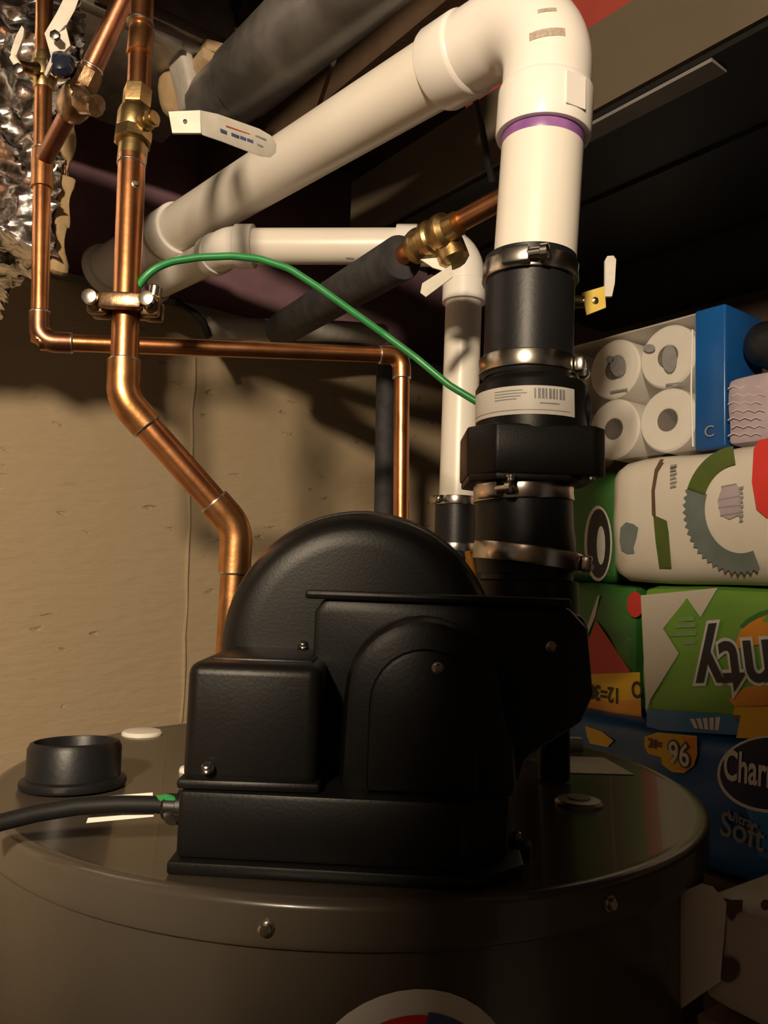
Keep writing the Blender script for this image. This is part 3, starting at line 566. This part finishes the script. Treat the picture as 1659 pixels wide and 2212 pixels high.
sl.part('valve_knob', lathe(at(134, 148, 0.915), V((0.1, -0.9, 0.2)), [(0.010, -0.006), (0.0155, 0), (0.0165, 0.006), (0.013, 0.013), (0.006, 0.016), (0, 0.0165)], 24), 'knob_black', vb2)
# ================================================================== FOAM-COVERED PIPE with brass valve behind the vent
f0 = at(604, 714, 1.60); f1 = at(868, 556, 1.13); fd = (f1-f0).normalized(); f2 = at(1160, 388, 1.0)
ins = Thing('foam_covered_pipe', 'copper pipe sleeved in black foam with a brass valve, slanting up behind the vent', 'pipe', f0)
ins.part('foam_sleeve', lathe(f0, fd, [(0.012, 0), (0.030, 0.001), (0.0325, 0.005), (0.0325, (f1-f0).length-0.002), (0.0315, (f1-f0).length), (0.015, (f1-f0).length)], 32), 'foam')
f1b = at(885, 541, 1.12); f15 = at(985, 483, 1.05)
ins.part('copper_pipe', tube([f1-fd*0.02, f1b, f15, f2], RC, 24), 'copper')
fb = (f15-f1b).normalized(); vbs = at(890, 540, 1.105)
vb3 = ins.part('valve_body', join(lathe(vbs, fb, [(0.017, 0), (0.022, 0.004), (0.0245, 0.014), (0.0245, 0.020), (0.022, 0.024), (0.022, 0.030), (0.0255, 0.034), (0.0255, 0.044), (0.0225, 0.048), (0.0225, 0.054), (0.025, 0.058), (0.025, 0.068), (0.018, 0.074), (0.0165, 0.09)], 28),
    lathe(at(975, 545, 1.07), V((0.35, -0.1, -0.9)), [(0.018, -0.03), (0.022, -0.01), (0.022, 0.012), (0.016, 0.018), (0, 0.019)], 12)), 'brass')
ins.part('lever', join(poly([at(*q) for q in ((908, 560, 1.075), (952, 556, 1.07), (975, 572, 1.07), (968, 588, 1.07), (935, 578, 1.07))], Y, 0.003), poly([at(*q) for q in ((975, 572, 1.065), (978, 598, 1.065), (920, 641, 1.05), (908, 632, 1.05), (912, 612, 1.05))], Y, 0.003)), 'handle_white', vb3)
# hidden descent behind the vent, carrying the right-hand valve
f3 = V((f2.x, f2.y, 1.46))
ins.part('drop_pipe', tube([f2, f3], RC, 24), 'copper'); ins.part('drop_sleeve', tube([V((f2.x, f2.y, 1.86)), f3], 0.021, 24), 'foam')
ins.part('elbow', tube(fillet([f2+(f15-f2).normalized()*0.03, f2, f2-Z*0.03], 0.02, 8), RC+0.0026, 24), 'copper_fitting')
rv = at(1170, 650, 1.0); rv.x, rv.y = f2.x, f2.y
vb4 = ins.part('lower_valve_body', lathe(rv-Z*0.03, Z, [(0.016, 0), (0.022, 0.004), (0.024, 0.03), (0.022, 0.056), (0.016, 0.06)], 24), 'brass')
ins.part('lower_valve_stem', tube([rv, at(1262, 652, 0.985)], 0.008, 12), 'steel', vb4)
ins.part('lower_lever', poly([at(*q) for q in ((1258, 632, .98), (1306, 618, .98), (1309, 664, .98), (1268, 680, .98))], Y, 0.003), 'handle_yellow', vb4, 'yellow lever plate')
ins.part('lower_lever_grip', poly([at(*q) for q in ((1306, 640, .982), (1322, 640, .985), (1328, 612, .99), (1331, 560, .99), (1325, 552, .99), (1312, 553, .99), (1307, 562, .99), (1307, 600, .985))], Y, 0.005), 'handle_white', vb4)
ins.part('lower_lever_screw', lathe(at(1285, 649, 0.979), -Y, [(0.004, 0), (0.004, 0.002), (0, 0.003)], 10), 'bronze', vb4)
# vertical foam tube beside the right copper drop, pale wall pipe with strap
fv0 = at(834, 770, 1.62); fv1 = at(828, 1160, 1.62)
single('foam_tube', tube([fv0, fv1, V((fv1.x, fv1.y, 0.02))], 0.0195, 24), 'foam', 'upright black foam pipe sleeve beside the right copper drop', 'pipe sleeve')
wl = Thing('pale_wall_pipe', 'pale plastered pipe along the wall top, behind the foam-covered pipe', 'pipe', at(450, 705, 1.75))
wl.part('pipe_body', tube([at(452, 708, 1.72), at(520, 711, 1.76), at(640, 713, 1.84), at(740, 716, 1.92), at(826, 722, 2.0)], [0.024, 0.0245, 0.024, 0.025, 0.025], 20), 'caulk')
single('black_strap', tube([at(*q) for q in ((382, 652, 1.70), (396, 660, 1.70), (420, 675, 1.69), (440, 698, 1.68), (452, 728, 1.68))], [0.010, 0.006, 0.007, 0.008, 0.007], 8), 'cable', 'short black strap hanging at the top of the concrete wall', 'strap')
# ================================================================== CEILING PIPES AND DUCTS
m0 = at(478, 218, 1.36); md = (at(700, 18, 1.05)-m0).normalized()
bp = Thing('grey_drain_pipe', 'dusty dark grey drain pipe running along the ceiling above the white vent pipe', 'pipe', m0)
bp.part('pipe_body', tube([m0-md*0.03, m0+md*0.13], 0.0560, 40), 'black_pipe')
bp.part('pipe_hub', lathe(m0+md*0.10, md, [(0.055, 0), (0.0595, 0.002), (0.0595, 0.50), (0.055, 0.51)], 40), 'black_pipe')
bp.part('end_foam', join(rbox(at(398, 165, 1.36), (0.012, 0.03, 0.055), ((T*0.9+Z*0.3).normalized(), N, (Z*0.9-T*0.3).normalized()), 0.008, 3)), 'caulk')
bp.part('end_foam', pillow(at(405, 215, 1.42), (0.05, 0.03, 0.05), (T, N, Z), 0.03, 0.012, 6, 3), 'kraft')
st0 = at(726, 118, 1.30); st1 = at(688, 232, 1.24)
single('hanger_strap', rbox((st0+st1)/2, (0.0035, 0.0008, (st1-st0).length/2), ((T), N, (st0-st1).normalized())), 'galvanised', 'thin metal hanger strap above the white vent pipe', 'strap')
single('black_hanger', tube([at(1022, 195, 1.0), at(1040, 270, 1.05), at(1050, 330, 1.08), at(1064, 392, 1.1)], [0.0040, 0.0045, 0.005, 0.005], 10), 'cable', 'thin black cable hanging under the white elbow', 'cable')
# steel duct strip crossing at the top left
z0 = on_n(400, 104, 1.27).z; tR = on_n(508, 100, 1.27).dot(T)
du = Thing('steel_duct', 'grey sheet-metal duct edge crossing the top left of the ceiling', 'duct', W(1.4, tR-0.4, z0))
du.part('duct_body', nbox(1.275, 1.60, tR-1.3, tR, z0+0.004, z0+0.24, 0.003), 'galvanised')
du.part('duct_flange', nbox(1.262, 1.276, tR-1.3, tR, z0+0.022, z0+0.046, 0.003), 'galvanised')
du.part('duct_flange', nbox(1.262, 1.285, tR-1.3, tR-0.10, z0-0.004, z0+0.006, 0.002), 'galvanised')
for a, b, yv in (((430, 112), (498, 132), 1.34), ((422, 130), (462, 152), 1.33)):
    pa, pb = at(*a, yv), at(*b, yv)
    single('wood_block', rbox((pa+pb)/2, ((pb-pa).length/2, 0.03, 0.010), ((pb-pa).normalized(), N, Z), 0.002, 1), 'wood_pale', '%s of the two pale wooden battens under the steel duct edge' % ('upper' if a[0] == 430 else 'lower'), 'batten', 'battens under the duct')
ob = Thing('capped_pipe_end', 'dark round pipe end with a cream collar at the top edge', 'pipe', at(490, 20, 1.45))
pe = at(498, 12, 1.42); pd = (CAM-pe).normalized(); pd = (pd*0.4 + V((0.6, -0.3, -0.3))).normalized()
ob.part('collar', lathe(pe, pd, [(0.030, -0.10), (0.040, -0.09), (0.040, 0), (0.036, 0.004), (0.030, 0.004)], 32), 'pvc')
ob.part('pipe_body', lathe(pe, pd, [(0.033, -0.01), (0.033, 0.08), (0.030, 0.09), (0, 0.09)], 32), 'rubber')
ob.part('pipe_socket', lathe(pe-pd*0.03, pd, [(0.052, -0.15), (0.050, -0.03), (0.046, 0), (0.038, 0.002)], 32), 'copper_old')
# foil-faced duct at the left
def foil_box(n0, n1, t0, t1, z0, z1, amp, seed, cuts=76):
    bm = bmesh.new(); bmesh.ops.create_cube(bm, size=2); bmesh.ops.subdivide_edges(bm, edges=list(bm.edges), cuts=cuts, use_grid_fill=True)
    c = W((n0+n1)/2, (t0+t1)/2, (z0+z1)/2)
    for v in bm.verts:
        p = c+N*v.co.x*(n1-n0)/2+T*v.co.y*(t1-t0)/2+Z*v.co.z*(z1-z0)/2
        q = p*9+V((seed, 0, 0)); q += V((MN.noise(q*1.3), MN.noise(q*1.3+V((9, 0, 0))), MN.noise(q*1.3+V((0, 9, 0)))))*0.7; k = 0.8*MN.noise(q)-0.9*abs(MN.noise(q*1.9+V((0, 3, 0))))-0.5*abs(MN.noise(q*4.1))-0.22*abs(MN.noise(q*8.3))
        nr = (N*v.co.x**7+T*v.co.y**7+Z*v.co.z**7); v.co = p+nr*k*amp
    return finish_bm(bm)
tF = on_n(128, 480, 1.22).dot(T)
fo = Thing('foil_duct', 'crinkled silver foil-wrapped duct at the left edge under the ceiling', 'duct', W(1.4, tF-0.3, 2.09))
fo.part('foil_wrap', foil_box(1.20, 1.62, tF-0.75, tF, 2.105, 2.52, 0.034, 3), 'foil', ang=70)
for k in range(4):
    zz = (2.135, 2.20, 2.27, 2.34)[k]
    fo.part('torn_paper', pillow(W(1.23, tF+0.006, zz), (0.006, 0.008+0.005*(k % 2), 0.038), (N, T, Z), 0.004, 0.014, 7, 20+k), 'kraft')
# ================================================================== POWER CORD
cpts = [(-60, 1800, .60), (0, 1777, .60), (80, 1757, .60), (170, 1742, .60), (260, 1737, .602), (340, 1738, .604), (420, 1745, .606)]
cr = Thing('power_cord', 'black power cord with a white tag entering the left of the blower', 'cord', at(200, 1750, .6))
cr.part('cord', tube([at(*q) for q in cpts], 0.0062, 14), 'cable')
cr.part('cord_tag', poly([at(*q) for q in ((206, 1722, .608), (330, 1712, .608), (332, 1764, .604), (186, 1778, .604))], Y, 0.0006), 'label_white')
cr.part('cord_gland', lathe(at(352, 1742, .604), X, [(0.0075, 0), (0.0095, 0.002), (0.0095, 0.010), (0.0125, 0.011), (0.0125, 0.030)], 12), 'black_plastic')
cr.part('ground_screw', lathe(at(378, 1765, .595), V((0, -0.5, 0.9)), [(0.008, 0), (0.008, 0.003), (0.003, 0.004)], 12), 'steel')
cr.part('green_lead', tube([at(*q) for q in ((338, 1727, .605), (362, 1724, .60), (385, 1733, .60), (402, 1742, .60))], 0.0030, 10), 'green_wire')
# ================================================================== PAPER PACKS ON THE RIGHT
U = -N      # to the right on the pack faces; faces look along -T
def zat(px, py, t): return on_t(px, py, t).z
L0 = zat(1580, 1905, 1.245); L1 = zat(1540, 1581, 1.25); L2 = zat(1500, 1264, 1.245)
def pack(name, label, px0, px1, z1, z0, t, m, depth=0.26, rnd=0.022, seed=0, pxz=1500, group='paper packs in the stack', puff=0.004):
    n1 = on_t(px0, 1300, t).dot(N); n0 = on_t(px1, 1300, t).dot(N); 
    th = Thing(name, label, 'paper pack', W((n0+n1)/2, t+depth/2, z0), group)
    th.t = t
    th.body = th.part('wrapper', pillow(W((n0+n1)/2, t+depth/2, (z0+z1)/2), ((n1-n0)/2, depth/2, (z1-z0)/2), (N, T, Z), rnd, puff, 14, seed), m)
    return th
def pr(th, name, pts, m, k=1, label=None):      # print on the pack's face
    return th.part(name, poly([on_t(*q, th.t-0.0022-0.0006*k) for q in pts], T, 0.0006), m, th.body, label)
def ell(cx, cy, rx, ry, n=28, a0=0, a1=360): return [(cx+rx*math.cos(math.radians(a0+(a1-a0)*i/n)), cy+ry*math.sin(math.radians(a0+(a1-a0)*i/n))) for i in range(n if a1-a0 == 360 else n+1)]
tr = 1.267
rp = on_t(1440, 907, tr); RR = 0.0585; L3 = rp.z-RR-0.006
def ptxt(th, name, s, px, py, size, m, k=2, rot=0.0, bold=0.0, sx=1.0, shear=0.0):
    o = on_t(px, py, th.t-0.0022-0.0006*k-0.0003); u = U*math.cos(rot)+Z*math.sin(rot); v = -U*math.sin(rot)+Z*math.cos(rot)
    return text(th, name, s, size, o, u, v, m, th.body, bold, 0.0006, True, shear, sx)
# --- layers, top of the stack
tp = Thing('toilet_roll_pack', 'clear-wrapped pack of white toilet rolls with a blue end, topmost in the stack', 'paper pack', W(rp.dot(N), tr+0.06, rp.z-RR), 'paper packs in the stack')
for i in range(4):
    for j in range(2):
        c = W(rp.dot(N)+i*2*RR, tr, rp.z+j*2*RR-0.001*i)
        rl = tp.part('roll', lathe(c, T, [(0.0205, 0.10), (0.0205, 0.003), (0.0225, 0.0015), (0.045, 0.001), (RR-0.004, 0.001), (RR-0.0005, 0.005), (RR-0.0005, 0.105), (0.02, 0.106)], 40), 'tissue')
        tp.part('roll_core', lathe(c, T, [(0.0200, 0.0022), (0.0206, 0.0018), (0.0204, 0.0022), (0.0200, 0.085), (0, 0.085)], 24, caps=False), 'core', rl)
nA = rp.dot(N)-RR-0.002; nB = nA+RR*8+0.004; zA = rp.z-RR-0.004; zB = rp.z+RR*3+0.006
fl = []
for i in range(17):
    for j in range(9):
        u_, v_ = i/16, j/8
        fl.append(W(nA+(nB-nA)*u_, tr-0.004-0.0025*math.sin(u_*31+v_*7)*math.sin(v_*9+u_*5), zA+(zB-zA)*v_))
ff = [(i*9+j, i*9+j+1, (i+1)*9+j+1, (i+1)*9+j) for i in range(16) for j in range(8)]
fm = tp.part('clear_film', (fl, ff), 'clear_film')
tp.part('film_top', nbox(nA, nB, tr-0.002, tr+0.12, zB-0.002, zB, 0.0008), 'pack_white')
tp.t = tr-0.004; tp.body = fm
for (cx, cy, rx, ry) in ((1335, 790, 17, 24), (1318, 776, 9, 8), (1402, 752, 13, 9), (1446, 775, 16, 30)):
    pr(tp, 'film_print', ell(cx, cy, rx, ry, 14), 'print_grey', 1)
for a in ((1318, 845, 1355, 838), (1438, 829, 1482, 824)): pr(tp, 'film_print', [(a[0], a[1]), (a[2], a[3]), (a[2], a[3]+4), (a[0], a[1]+4)], 'print_grey', 1)
n_b0 = on_t(1568, 850, tr-0.003).dot(N)
tp.part('blue_end', nbox(n_b0, nA+0.003, tr-0.004, tr+0.12, zA, zB+0.004, 0.004), 'pack_blue', None, 'blue printed end of the wrapper')
tp.part('film_seam', tube([on_t(1497, 965, tr-0.005), on_t(1493, 840, tr-0.005), on_t(1496, 712, tr-0.005)], 0.0016, 8), 'print_pale')
ptxt(tp, 'print_letter', 'C', 1532, 933, 0.028, 'print_grey', 2)
# --- dark bag and pink mesh pack beside it
bk = pack('black_bag', 'black plastic bag beside the blue end of the toilet roll pack', 1592, 1900, zat(1600, 690, 1.29), zat(1600, 804, 1.29), 1.29, 'pack_black', 0.22, 0.04, 5, 1600, 'bags and packs behind the rolls', 0.014)
pk = pack('pink_mesh_pack', 'pale pink mesh-patterned pack beside the toilet rolls', 1570, 1900, zat(1600, 812, 1.262), L3+0.002, 1.262, 'pack_pink', 0.26, 0.012, 6, 1600)
for r_ in range(7):
    y_ = 838+r_*17
    for c_ in range(3):
        x_ = 1572+c_*24+(r_ % 2)*8
        pr(pk, 'mesh_line', [(x_, y_), (x_+12, y_-6), (x_+24, y_-2), (x_+24, y_+1), (x_+12, y_-3), (x_, y_+3)], 'pack_mesh', 1)
# --- green pack far behind, white towel pack with leaf wreath
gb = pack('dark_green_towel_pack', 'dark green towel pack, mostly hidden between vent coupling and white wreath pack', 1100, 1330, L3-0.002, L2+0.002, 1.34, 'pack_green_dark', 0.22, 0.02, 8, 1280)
pr(gb, 'brand_print', ell(1292, 1174, 30, 82, 26), 'print_pale', 1); pr(gb, 'brand_print', ell(1293, 1174, 25, 75, 26), 'pack_black', 2); pr(gb, 'brand_print', ell(1298, 1178, 9, 42, 20), 'print_pale', 3)

wt = pack('white_wreath_pack', 'cream-wrapped pack with grey-blue leaf wreath and red patch, below the toilet rolls', 1303, 1900, L3-0.002, L2+0.002, 1.235, 'pack_white', 0.28, 0.045, 9, 1480, puff=0.003)
def arc_band(cx, cy, rx0, ry0, rx1, ry1, a0, a1, n=26, jag=0.0):
    o = ell(cx, cy, rx1, ry1, n, a0, a1); i_ = ell(cx, cy, rx0, ry0, n, a1, a0)
    if jag: o = [(x+(cx-x)*jag*(-1)**k, y+(cy-y)*jag*(-1)**k) for k, (x, y) in enumerate(o)]
    return o+i_
pr(wt, 'dark_stripe', [(1426, 992), (1414, 1015), (1407, 1060), (1408, 1110), (1412, 1116), (1416, 1112), (1414, 1060), (1421, 1018), (1434, 992)], 'print_brown')
pr(wt, 'green_stripe', [(1411, 1112), (1440, 1125), (1444, 1150), (1450, 1226), (1424, 1226), (1416, 1170)], 'pack_leaf_green')
pr(wt, 'wreath', arc_band(1600, 1100, 78, 95, 122, 138, 70, 200, 40, 0.03), 'pack_leaf')
pr(wt, 'wreath', arc_band(1600, 1100, 82, 98, 122, 138, 198, 262, 24), 'pack_leaf_green')
pr(wt, 'barn_print', [(1560, 1052), (1590, 1044), (1600, 1062), (1602, 1110), (1575, 1122), (1556, 1112), (1550, 1080)], 'pack_pink')
for (xa, ya, xb, yb) in ((1558, 1050, 1590, 1044), (1552, 1078, 1598, 1070), (1552, 1095, 1600, 1090), (1556, 1112, 1600, 1106)): pr(wt, 'barn_print', [(xa, ya), (xb, yb), (xb, yb+3), (xa, ya+3)], 'print_grey', 2)
for i_ in range(8): pr(wt, 'wreath_print', [(1596+(i_ % 3), 1052+i_*10), (1606-(i_ % 2)*3, 1050+i_*10), (1605, 1056+i_*10), (1597, 1058+i_*10)], 'print_grey', 2)
for i_ in range(6): pr(wt, 'small_print', [(1448, 1005+i_*9), (1462-(i_ % 2)*4, 1002+i_*9), (1461, 1007+i_*9), (1447, 1010+i_*9)], 'print_grey', 2)
pr(wt, 'flower_print', [(1340, 1140), (1352, 1128), (1368, 1132), (1378, 1140), (1374, 1162), (1368, 1182), (1370, 1196), (1354, 1196), (1342, 1188), (1338, 1168)], 'pack_leaf')
pr(wt, 'red_patch', [(1628, 970), (1640, 950), (1700, 940), (1700, 1130), (1655, 1118), (1634, 1100), (1624, 1040)], 'pack_red')
# --- yellow/green pack, left half of the third layer
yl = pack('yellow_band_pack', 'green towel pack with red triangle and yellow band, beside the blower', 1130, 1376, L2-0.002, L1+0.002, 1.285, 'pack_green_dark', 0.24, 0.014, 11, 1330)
pr(yl, 'yellow_band', [(1150, 1460), (1382, 1452), (1386, 1560), (1150, 1548)], 'pack_yellow')
pr(yl, 'orange_band', [(1150, 1518), (1384, 1512), (1386, 1556), (1150, 1542)], 'pack_orange', 2)
pr(yl, 'red_triangle', [(1262, 1456), (1268, 1390), (1288, 1340), (1362, 1452)], 'pack_red', 2)
pr(yl, 'red_spot', ell(1372, 1306, 18, 28, 16), 'pack_red', 2)
pr(yl, 'highlight_edge', [(1262, 1372), (1290, 1290), (1296, 1284), (1286, 1330), (1268, 1374)], 'print_pale', 2)
ptxt(yl, 'count_print', '12=30', 1304, 1497, 0.040, 'print_dark', 4, math.pi, 0.0009, 0.72)
ptxt(yl, 'count_print', 'O', 1376, 1488, 0.042, 'print_dark', 4, math.pi, 0.0009, 0.72)
# --- bright green towel pack, upside down lettering
bn = pack('bright_green_towel_pack', 'bright green towel pack with upside-down black lettering', 1384, 1900, L2-0.002, L1+0.002, 1.255, 'pack_green', 0.27, 0.018, 12, 1520)
pr(bn, 'white_panel', [(1384, 1286), (1550, 1270), (1513, 1334), (1484, 1292), (1432, 1358), (1466, 1412), (1404, 1512), (1396, 1540)], 'pack_white')
pr(bn, 'blue_band', [(1397, 1532), (1600, 1545), (1592, 1588), (1397, 1576)], 'pack_blue_bright')
for (y_, xa, xb) in ((1338, 1466, 1498), (1352, 1458, 1502), (1370, 1446, 1503), (1388, 1476, 1503)): pr(bn, 'print_line', [(xa, y_-4), (xb, y_-7), (xb, y_+3), (xa, y_+5)], 'print_pale_green', 1)
pr(bn, 'orange_swirl', [(1582, 1404), (1604, 1352), (1625, 1334), (1680, 1318), (1720, 1330), (1720, 1380), (1640, 1392)], 'pack_orange')
pr(bn, 'swirl_edge', [(1598, 1352), (1615, 1336), (1640, 1322), (1680, 1310), (1680, 1320), (1640, 1334), (1618, 1346), (1604, 1358)], 'pack_green_dark', 2)
pr(bn, 'orange_swirl', [(1574, 1512), (1610, 1485), (1720, 1465), (1720, 1525), (1590, 1528)], 'pack_orange')
pr(bn, 'yellow_burst', [(1588, 1526), (1720, 1520), (1720, 1600), (1590, 1594), (1596, 1565), (1582, 1545)], 'pack_yellow')
# the word, rotated half a turn: outline first, then black letters
ob_ = [(1512, 1430), (1524, 1402), (1548, 1392), (1566, 1402), (1575, 1412), (1600, 1400), (1660, 1375), (1720, 1360), (1720, 1460), (1640, 1485), (1600, 1492), (1576, 1512), (1558, 1500), (1520, 1518), (1512, 1500)]
for kk, mm, bb in ((3, 'print_pale', 0.0075), (6, 'print_dark', 0.0022)): ptxt(bn, 'brand_lettering', 'Bounty', 1702, 1440, 0.135, mm, kk, math.pi+0.13, bb, 0.80)
for i_ in range(5): pr(bn, 'band_print', [(1490+i_*14, 1553-i_), (1500+i_*14, 1553-i_), (1508+i_*11, 1574+i_), (1500+i_*11, 1573+i_)], 'print_pale', 2)
# --- blue tissue pack
ch = pack('blue_tissue_pack', 'deep blue tissue pack with white lettering in a dark oval, behind the tank rim', 1150, 1900, L1-0.002, L0, 1.245, 'pack_blue', 0.28, 0.03, 14, 1580)
pr(ch, 'bright_panel', [(1600, 1700), (1720, 1660), (1720, 1880), (1640, 1850)], 'pack_blue_bright')
pr(ch, 'yellow_edge', [(1264, 1568), (1300, 1580), (1325, 1600), (1312, 1614), (1274, 1606), (1268, 1590)], 'pack_yellow')
pr(ch, 'count_badge', [(1392, 1592), (1420, 1582), (1505, 1590), (1506, 1630), (1498, 1655), (1478, 1670), (1452, 1668), (1430, 1652), (1428, 1636), (1400, 1628), (1392, 1612)], 'pack_yellow', 2)
pr(ch, 'count_badge', [(1470, 1590), (1505, 1592), (1506, 1630), (1498, 1655), (1478, 1668), (1462, 1660), (1490, 1636)], 'pack_orange', 3)
ptxt(ch, 'count_print', '24=', 1414, 1608, 0.022, 'print_brown', 5, 0, 0.0007, 0.75); ptxt(ch, 'count_print', '96', 1466, 1631, 0.052, 'print_brown', 5, 0, 0.0035, 0.78); ptxt(ch, 'count_print', '96', 1466, 1631, 0.052, 'print_pale', 6, 0, 0.0006, 0.78)
pr(ch, 'oval_edge', ell(1668, 1672, 119, 84, 40), 'print_pale', 2); pr(ch, 'oval', ell(1668, 1671, 113, 78, 40), 'pack_navy', 3)
ptxt(ch, 'brand_lettering', 'Charmin', 1640, 1668, 0.066, 'print_pale', 5, 0.03, 0.0014, 0.52, 0.15)
ptxt(ch, 'variety_lettering', 'Ultra', 1598, 1770, 0.022, 'print_grey', 5, -0.1, 0.0004, 0.9); ptxt(ch, 'variety_lettering', 'Soft', 1602, 1798, 0.054, 'print_grey', 5, -0.12, 0.0006, 0.85)
# --- small napkin pack right in front, beside the tank
tn = on_z(1490, 1985, 1.415)
tpk = 0.60
nn1 = min(on_t(1478, 2050, tpk).dot(N), 0.372); nn0 = nn1-0.30
zt_ = zat(1560, 1945, tpk); zb_ = zat(1560, 2195, tpk)
np_ = Thing('napkin_pack', 'cream pack with brown spots leaning beside the right of the tank', 'paper pack', W((nn0+nn1)/2, tpk+0.12, zb_))
np_.t = tpk
np_.body = np_.part('wrapper', pillow(W((nn0+nn1)/2, tpk+0.12, (zt_+zb_)/2), ((nn1-nn0)/2, 0.12, (zt_-zb_)/2), (N, T, Z), 0.014, 0.003, 12, 31), 'pack_cream')
fa = [on_t(*q, tpk-0.004) for q in ((1540, 1915), (1570, 1950), (1556, 2120), (1518, 2146), (1462, 2186), (1455, 2160), (1462, 1962), (1480, 1940))]
np_.part('end_flap', poly(fa, N*0.7-T*0.1, 0.012), 'pack_white', np_.body, 'white gathered end of the wrapper')
pr(np_, 'brown_spot', ell(1573, 2095, 22, 27, 22), 'print_brown'); pr(np_, 'brown_spot', [(1554, 1938), (1580, 1944), (1604, 1944), (1602, 1968), (1588, 1974), (1582, 1990), (1574, 1984), (1562, 1960)], 'print_brown')
pr(np_, 'brown_spot', ell(1653, 1955, 10, 12, 14), 'print_brown')
bxz = zb_-0.004
cb_ = Thing('storage_box', 'cardboard box under the cream spotted pack at the bottom right', 'box', W((nn0+nn1)/2, tpk+0.13, 0.0))
cb_.part('box_body', nbox(nn0-0.05, nn1, tpk+0.01, tpk+0.28, 0.0, bxz-0.012, 0.003), 'cardboard'); cb_.part('box_flap', nbox(nn0-0.05, nn1, tpk, tpk+0.16, bxz-0.011, bxz-0.003, 0.002), 'cardboard')
# --- shelf carrying the big packs
zs = zat(1580, 1905, 1.245)-0.003
sh = Thing('storage_shelf', 'dark storage shelf carrying the stacked paper packs, hidden behind the tank', 'shelf', W(0.6, 1.42, 0))
sh.part('shelf_board', nbox(-0.1, 1.5, 1.25, 1.60, zs-0.025, zs, 0.002), 'wood_dark'); sh.part('shelf_board', nbox(-0.1, 1.5, 1.25, 1.60, 0.15, 0.175, 0.002), 'wood_dark')
for a in (-0.08, 1.47):
    for b in (1.27, 1.58): sh.part('shelf_post', nbox(a-0.015, a+0.015, b-0.015, b+0.015, 0.0, zs-0.025), 'wood_dark')
# ================================================================== THE BULB ITSELF
bu = Thing('ceiling_bulb', 'bare light bulb in a ceiling holder above the view', 'light bulb', LAMP+Z*0.06)
bu.part('bulb_holder', lathe(LAMP+Z*0.055, Z, [(0.020, 0), (0.022, 0.01), (0.022, 0.04), (0.05, 0.045), (0.05, 0.095), (0, 0.096)], 24), 'pvc')
# cabinet-shaped blockers added out of view to hold the bulb's light back
def shade_blocker(name, label, KX0, KX1, KY0, KY1, KZ, doors):
    kb = Thing(name, label, 'cabinet', ((KX0+KX1)/2, (KY0+KY1)/2, 0))
    kb.part('blocker_body', rbox(((KX0+KX1)/2, (KY0+KY1)/2, KZ/2), ((KX1-KX0)/2, (KY1-KY0)/2, KZ/2), (X, Y, Z), 0.006, 2), 'galvanised')
    for s in range(doors):
        x0 = KX0+0.01+s*(KX1-KX0)/doors; x1 = x0+(KX1-KX0)/doors-0.02
        dr = kb.part('door', rbox(((x0+x1)/2, KY1+0.008, KZ/2+0.03), ((x1-x0)/2, 0.008, KZ/2-0.05), (X, Y, Z), 0.004, 2), 'galvanised')
        kb.part('handle', rbox((x1-0.05 if s == 0 else x0+0.05, KY1+0.028, 1.1), (0.008, 0.012, 0.07), (X, Y, Z), 0.005, 2), 'steel', dr)
shade_blocker('tall_shade_blocker', 'unseen tall cabinet shape added behind the viewpoint to shade the lower right', -0.285, 0.95, -0.80, -0.40, 2.20, 2)  # added only to throw shade over the lower right
shade_blocker('low_shade_blocker', 'unseen lower locker shape added to shade the front of the tank', -0.70, -0.29, -0.80, -0.40, 1.98, 1)  # added only to keep the tank body dim below its lid
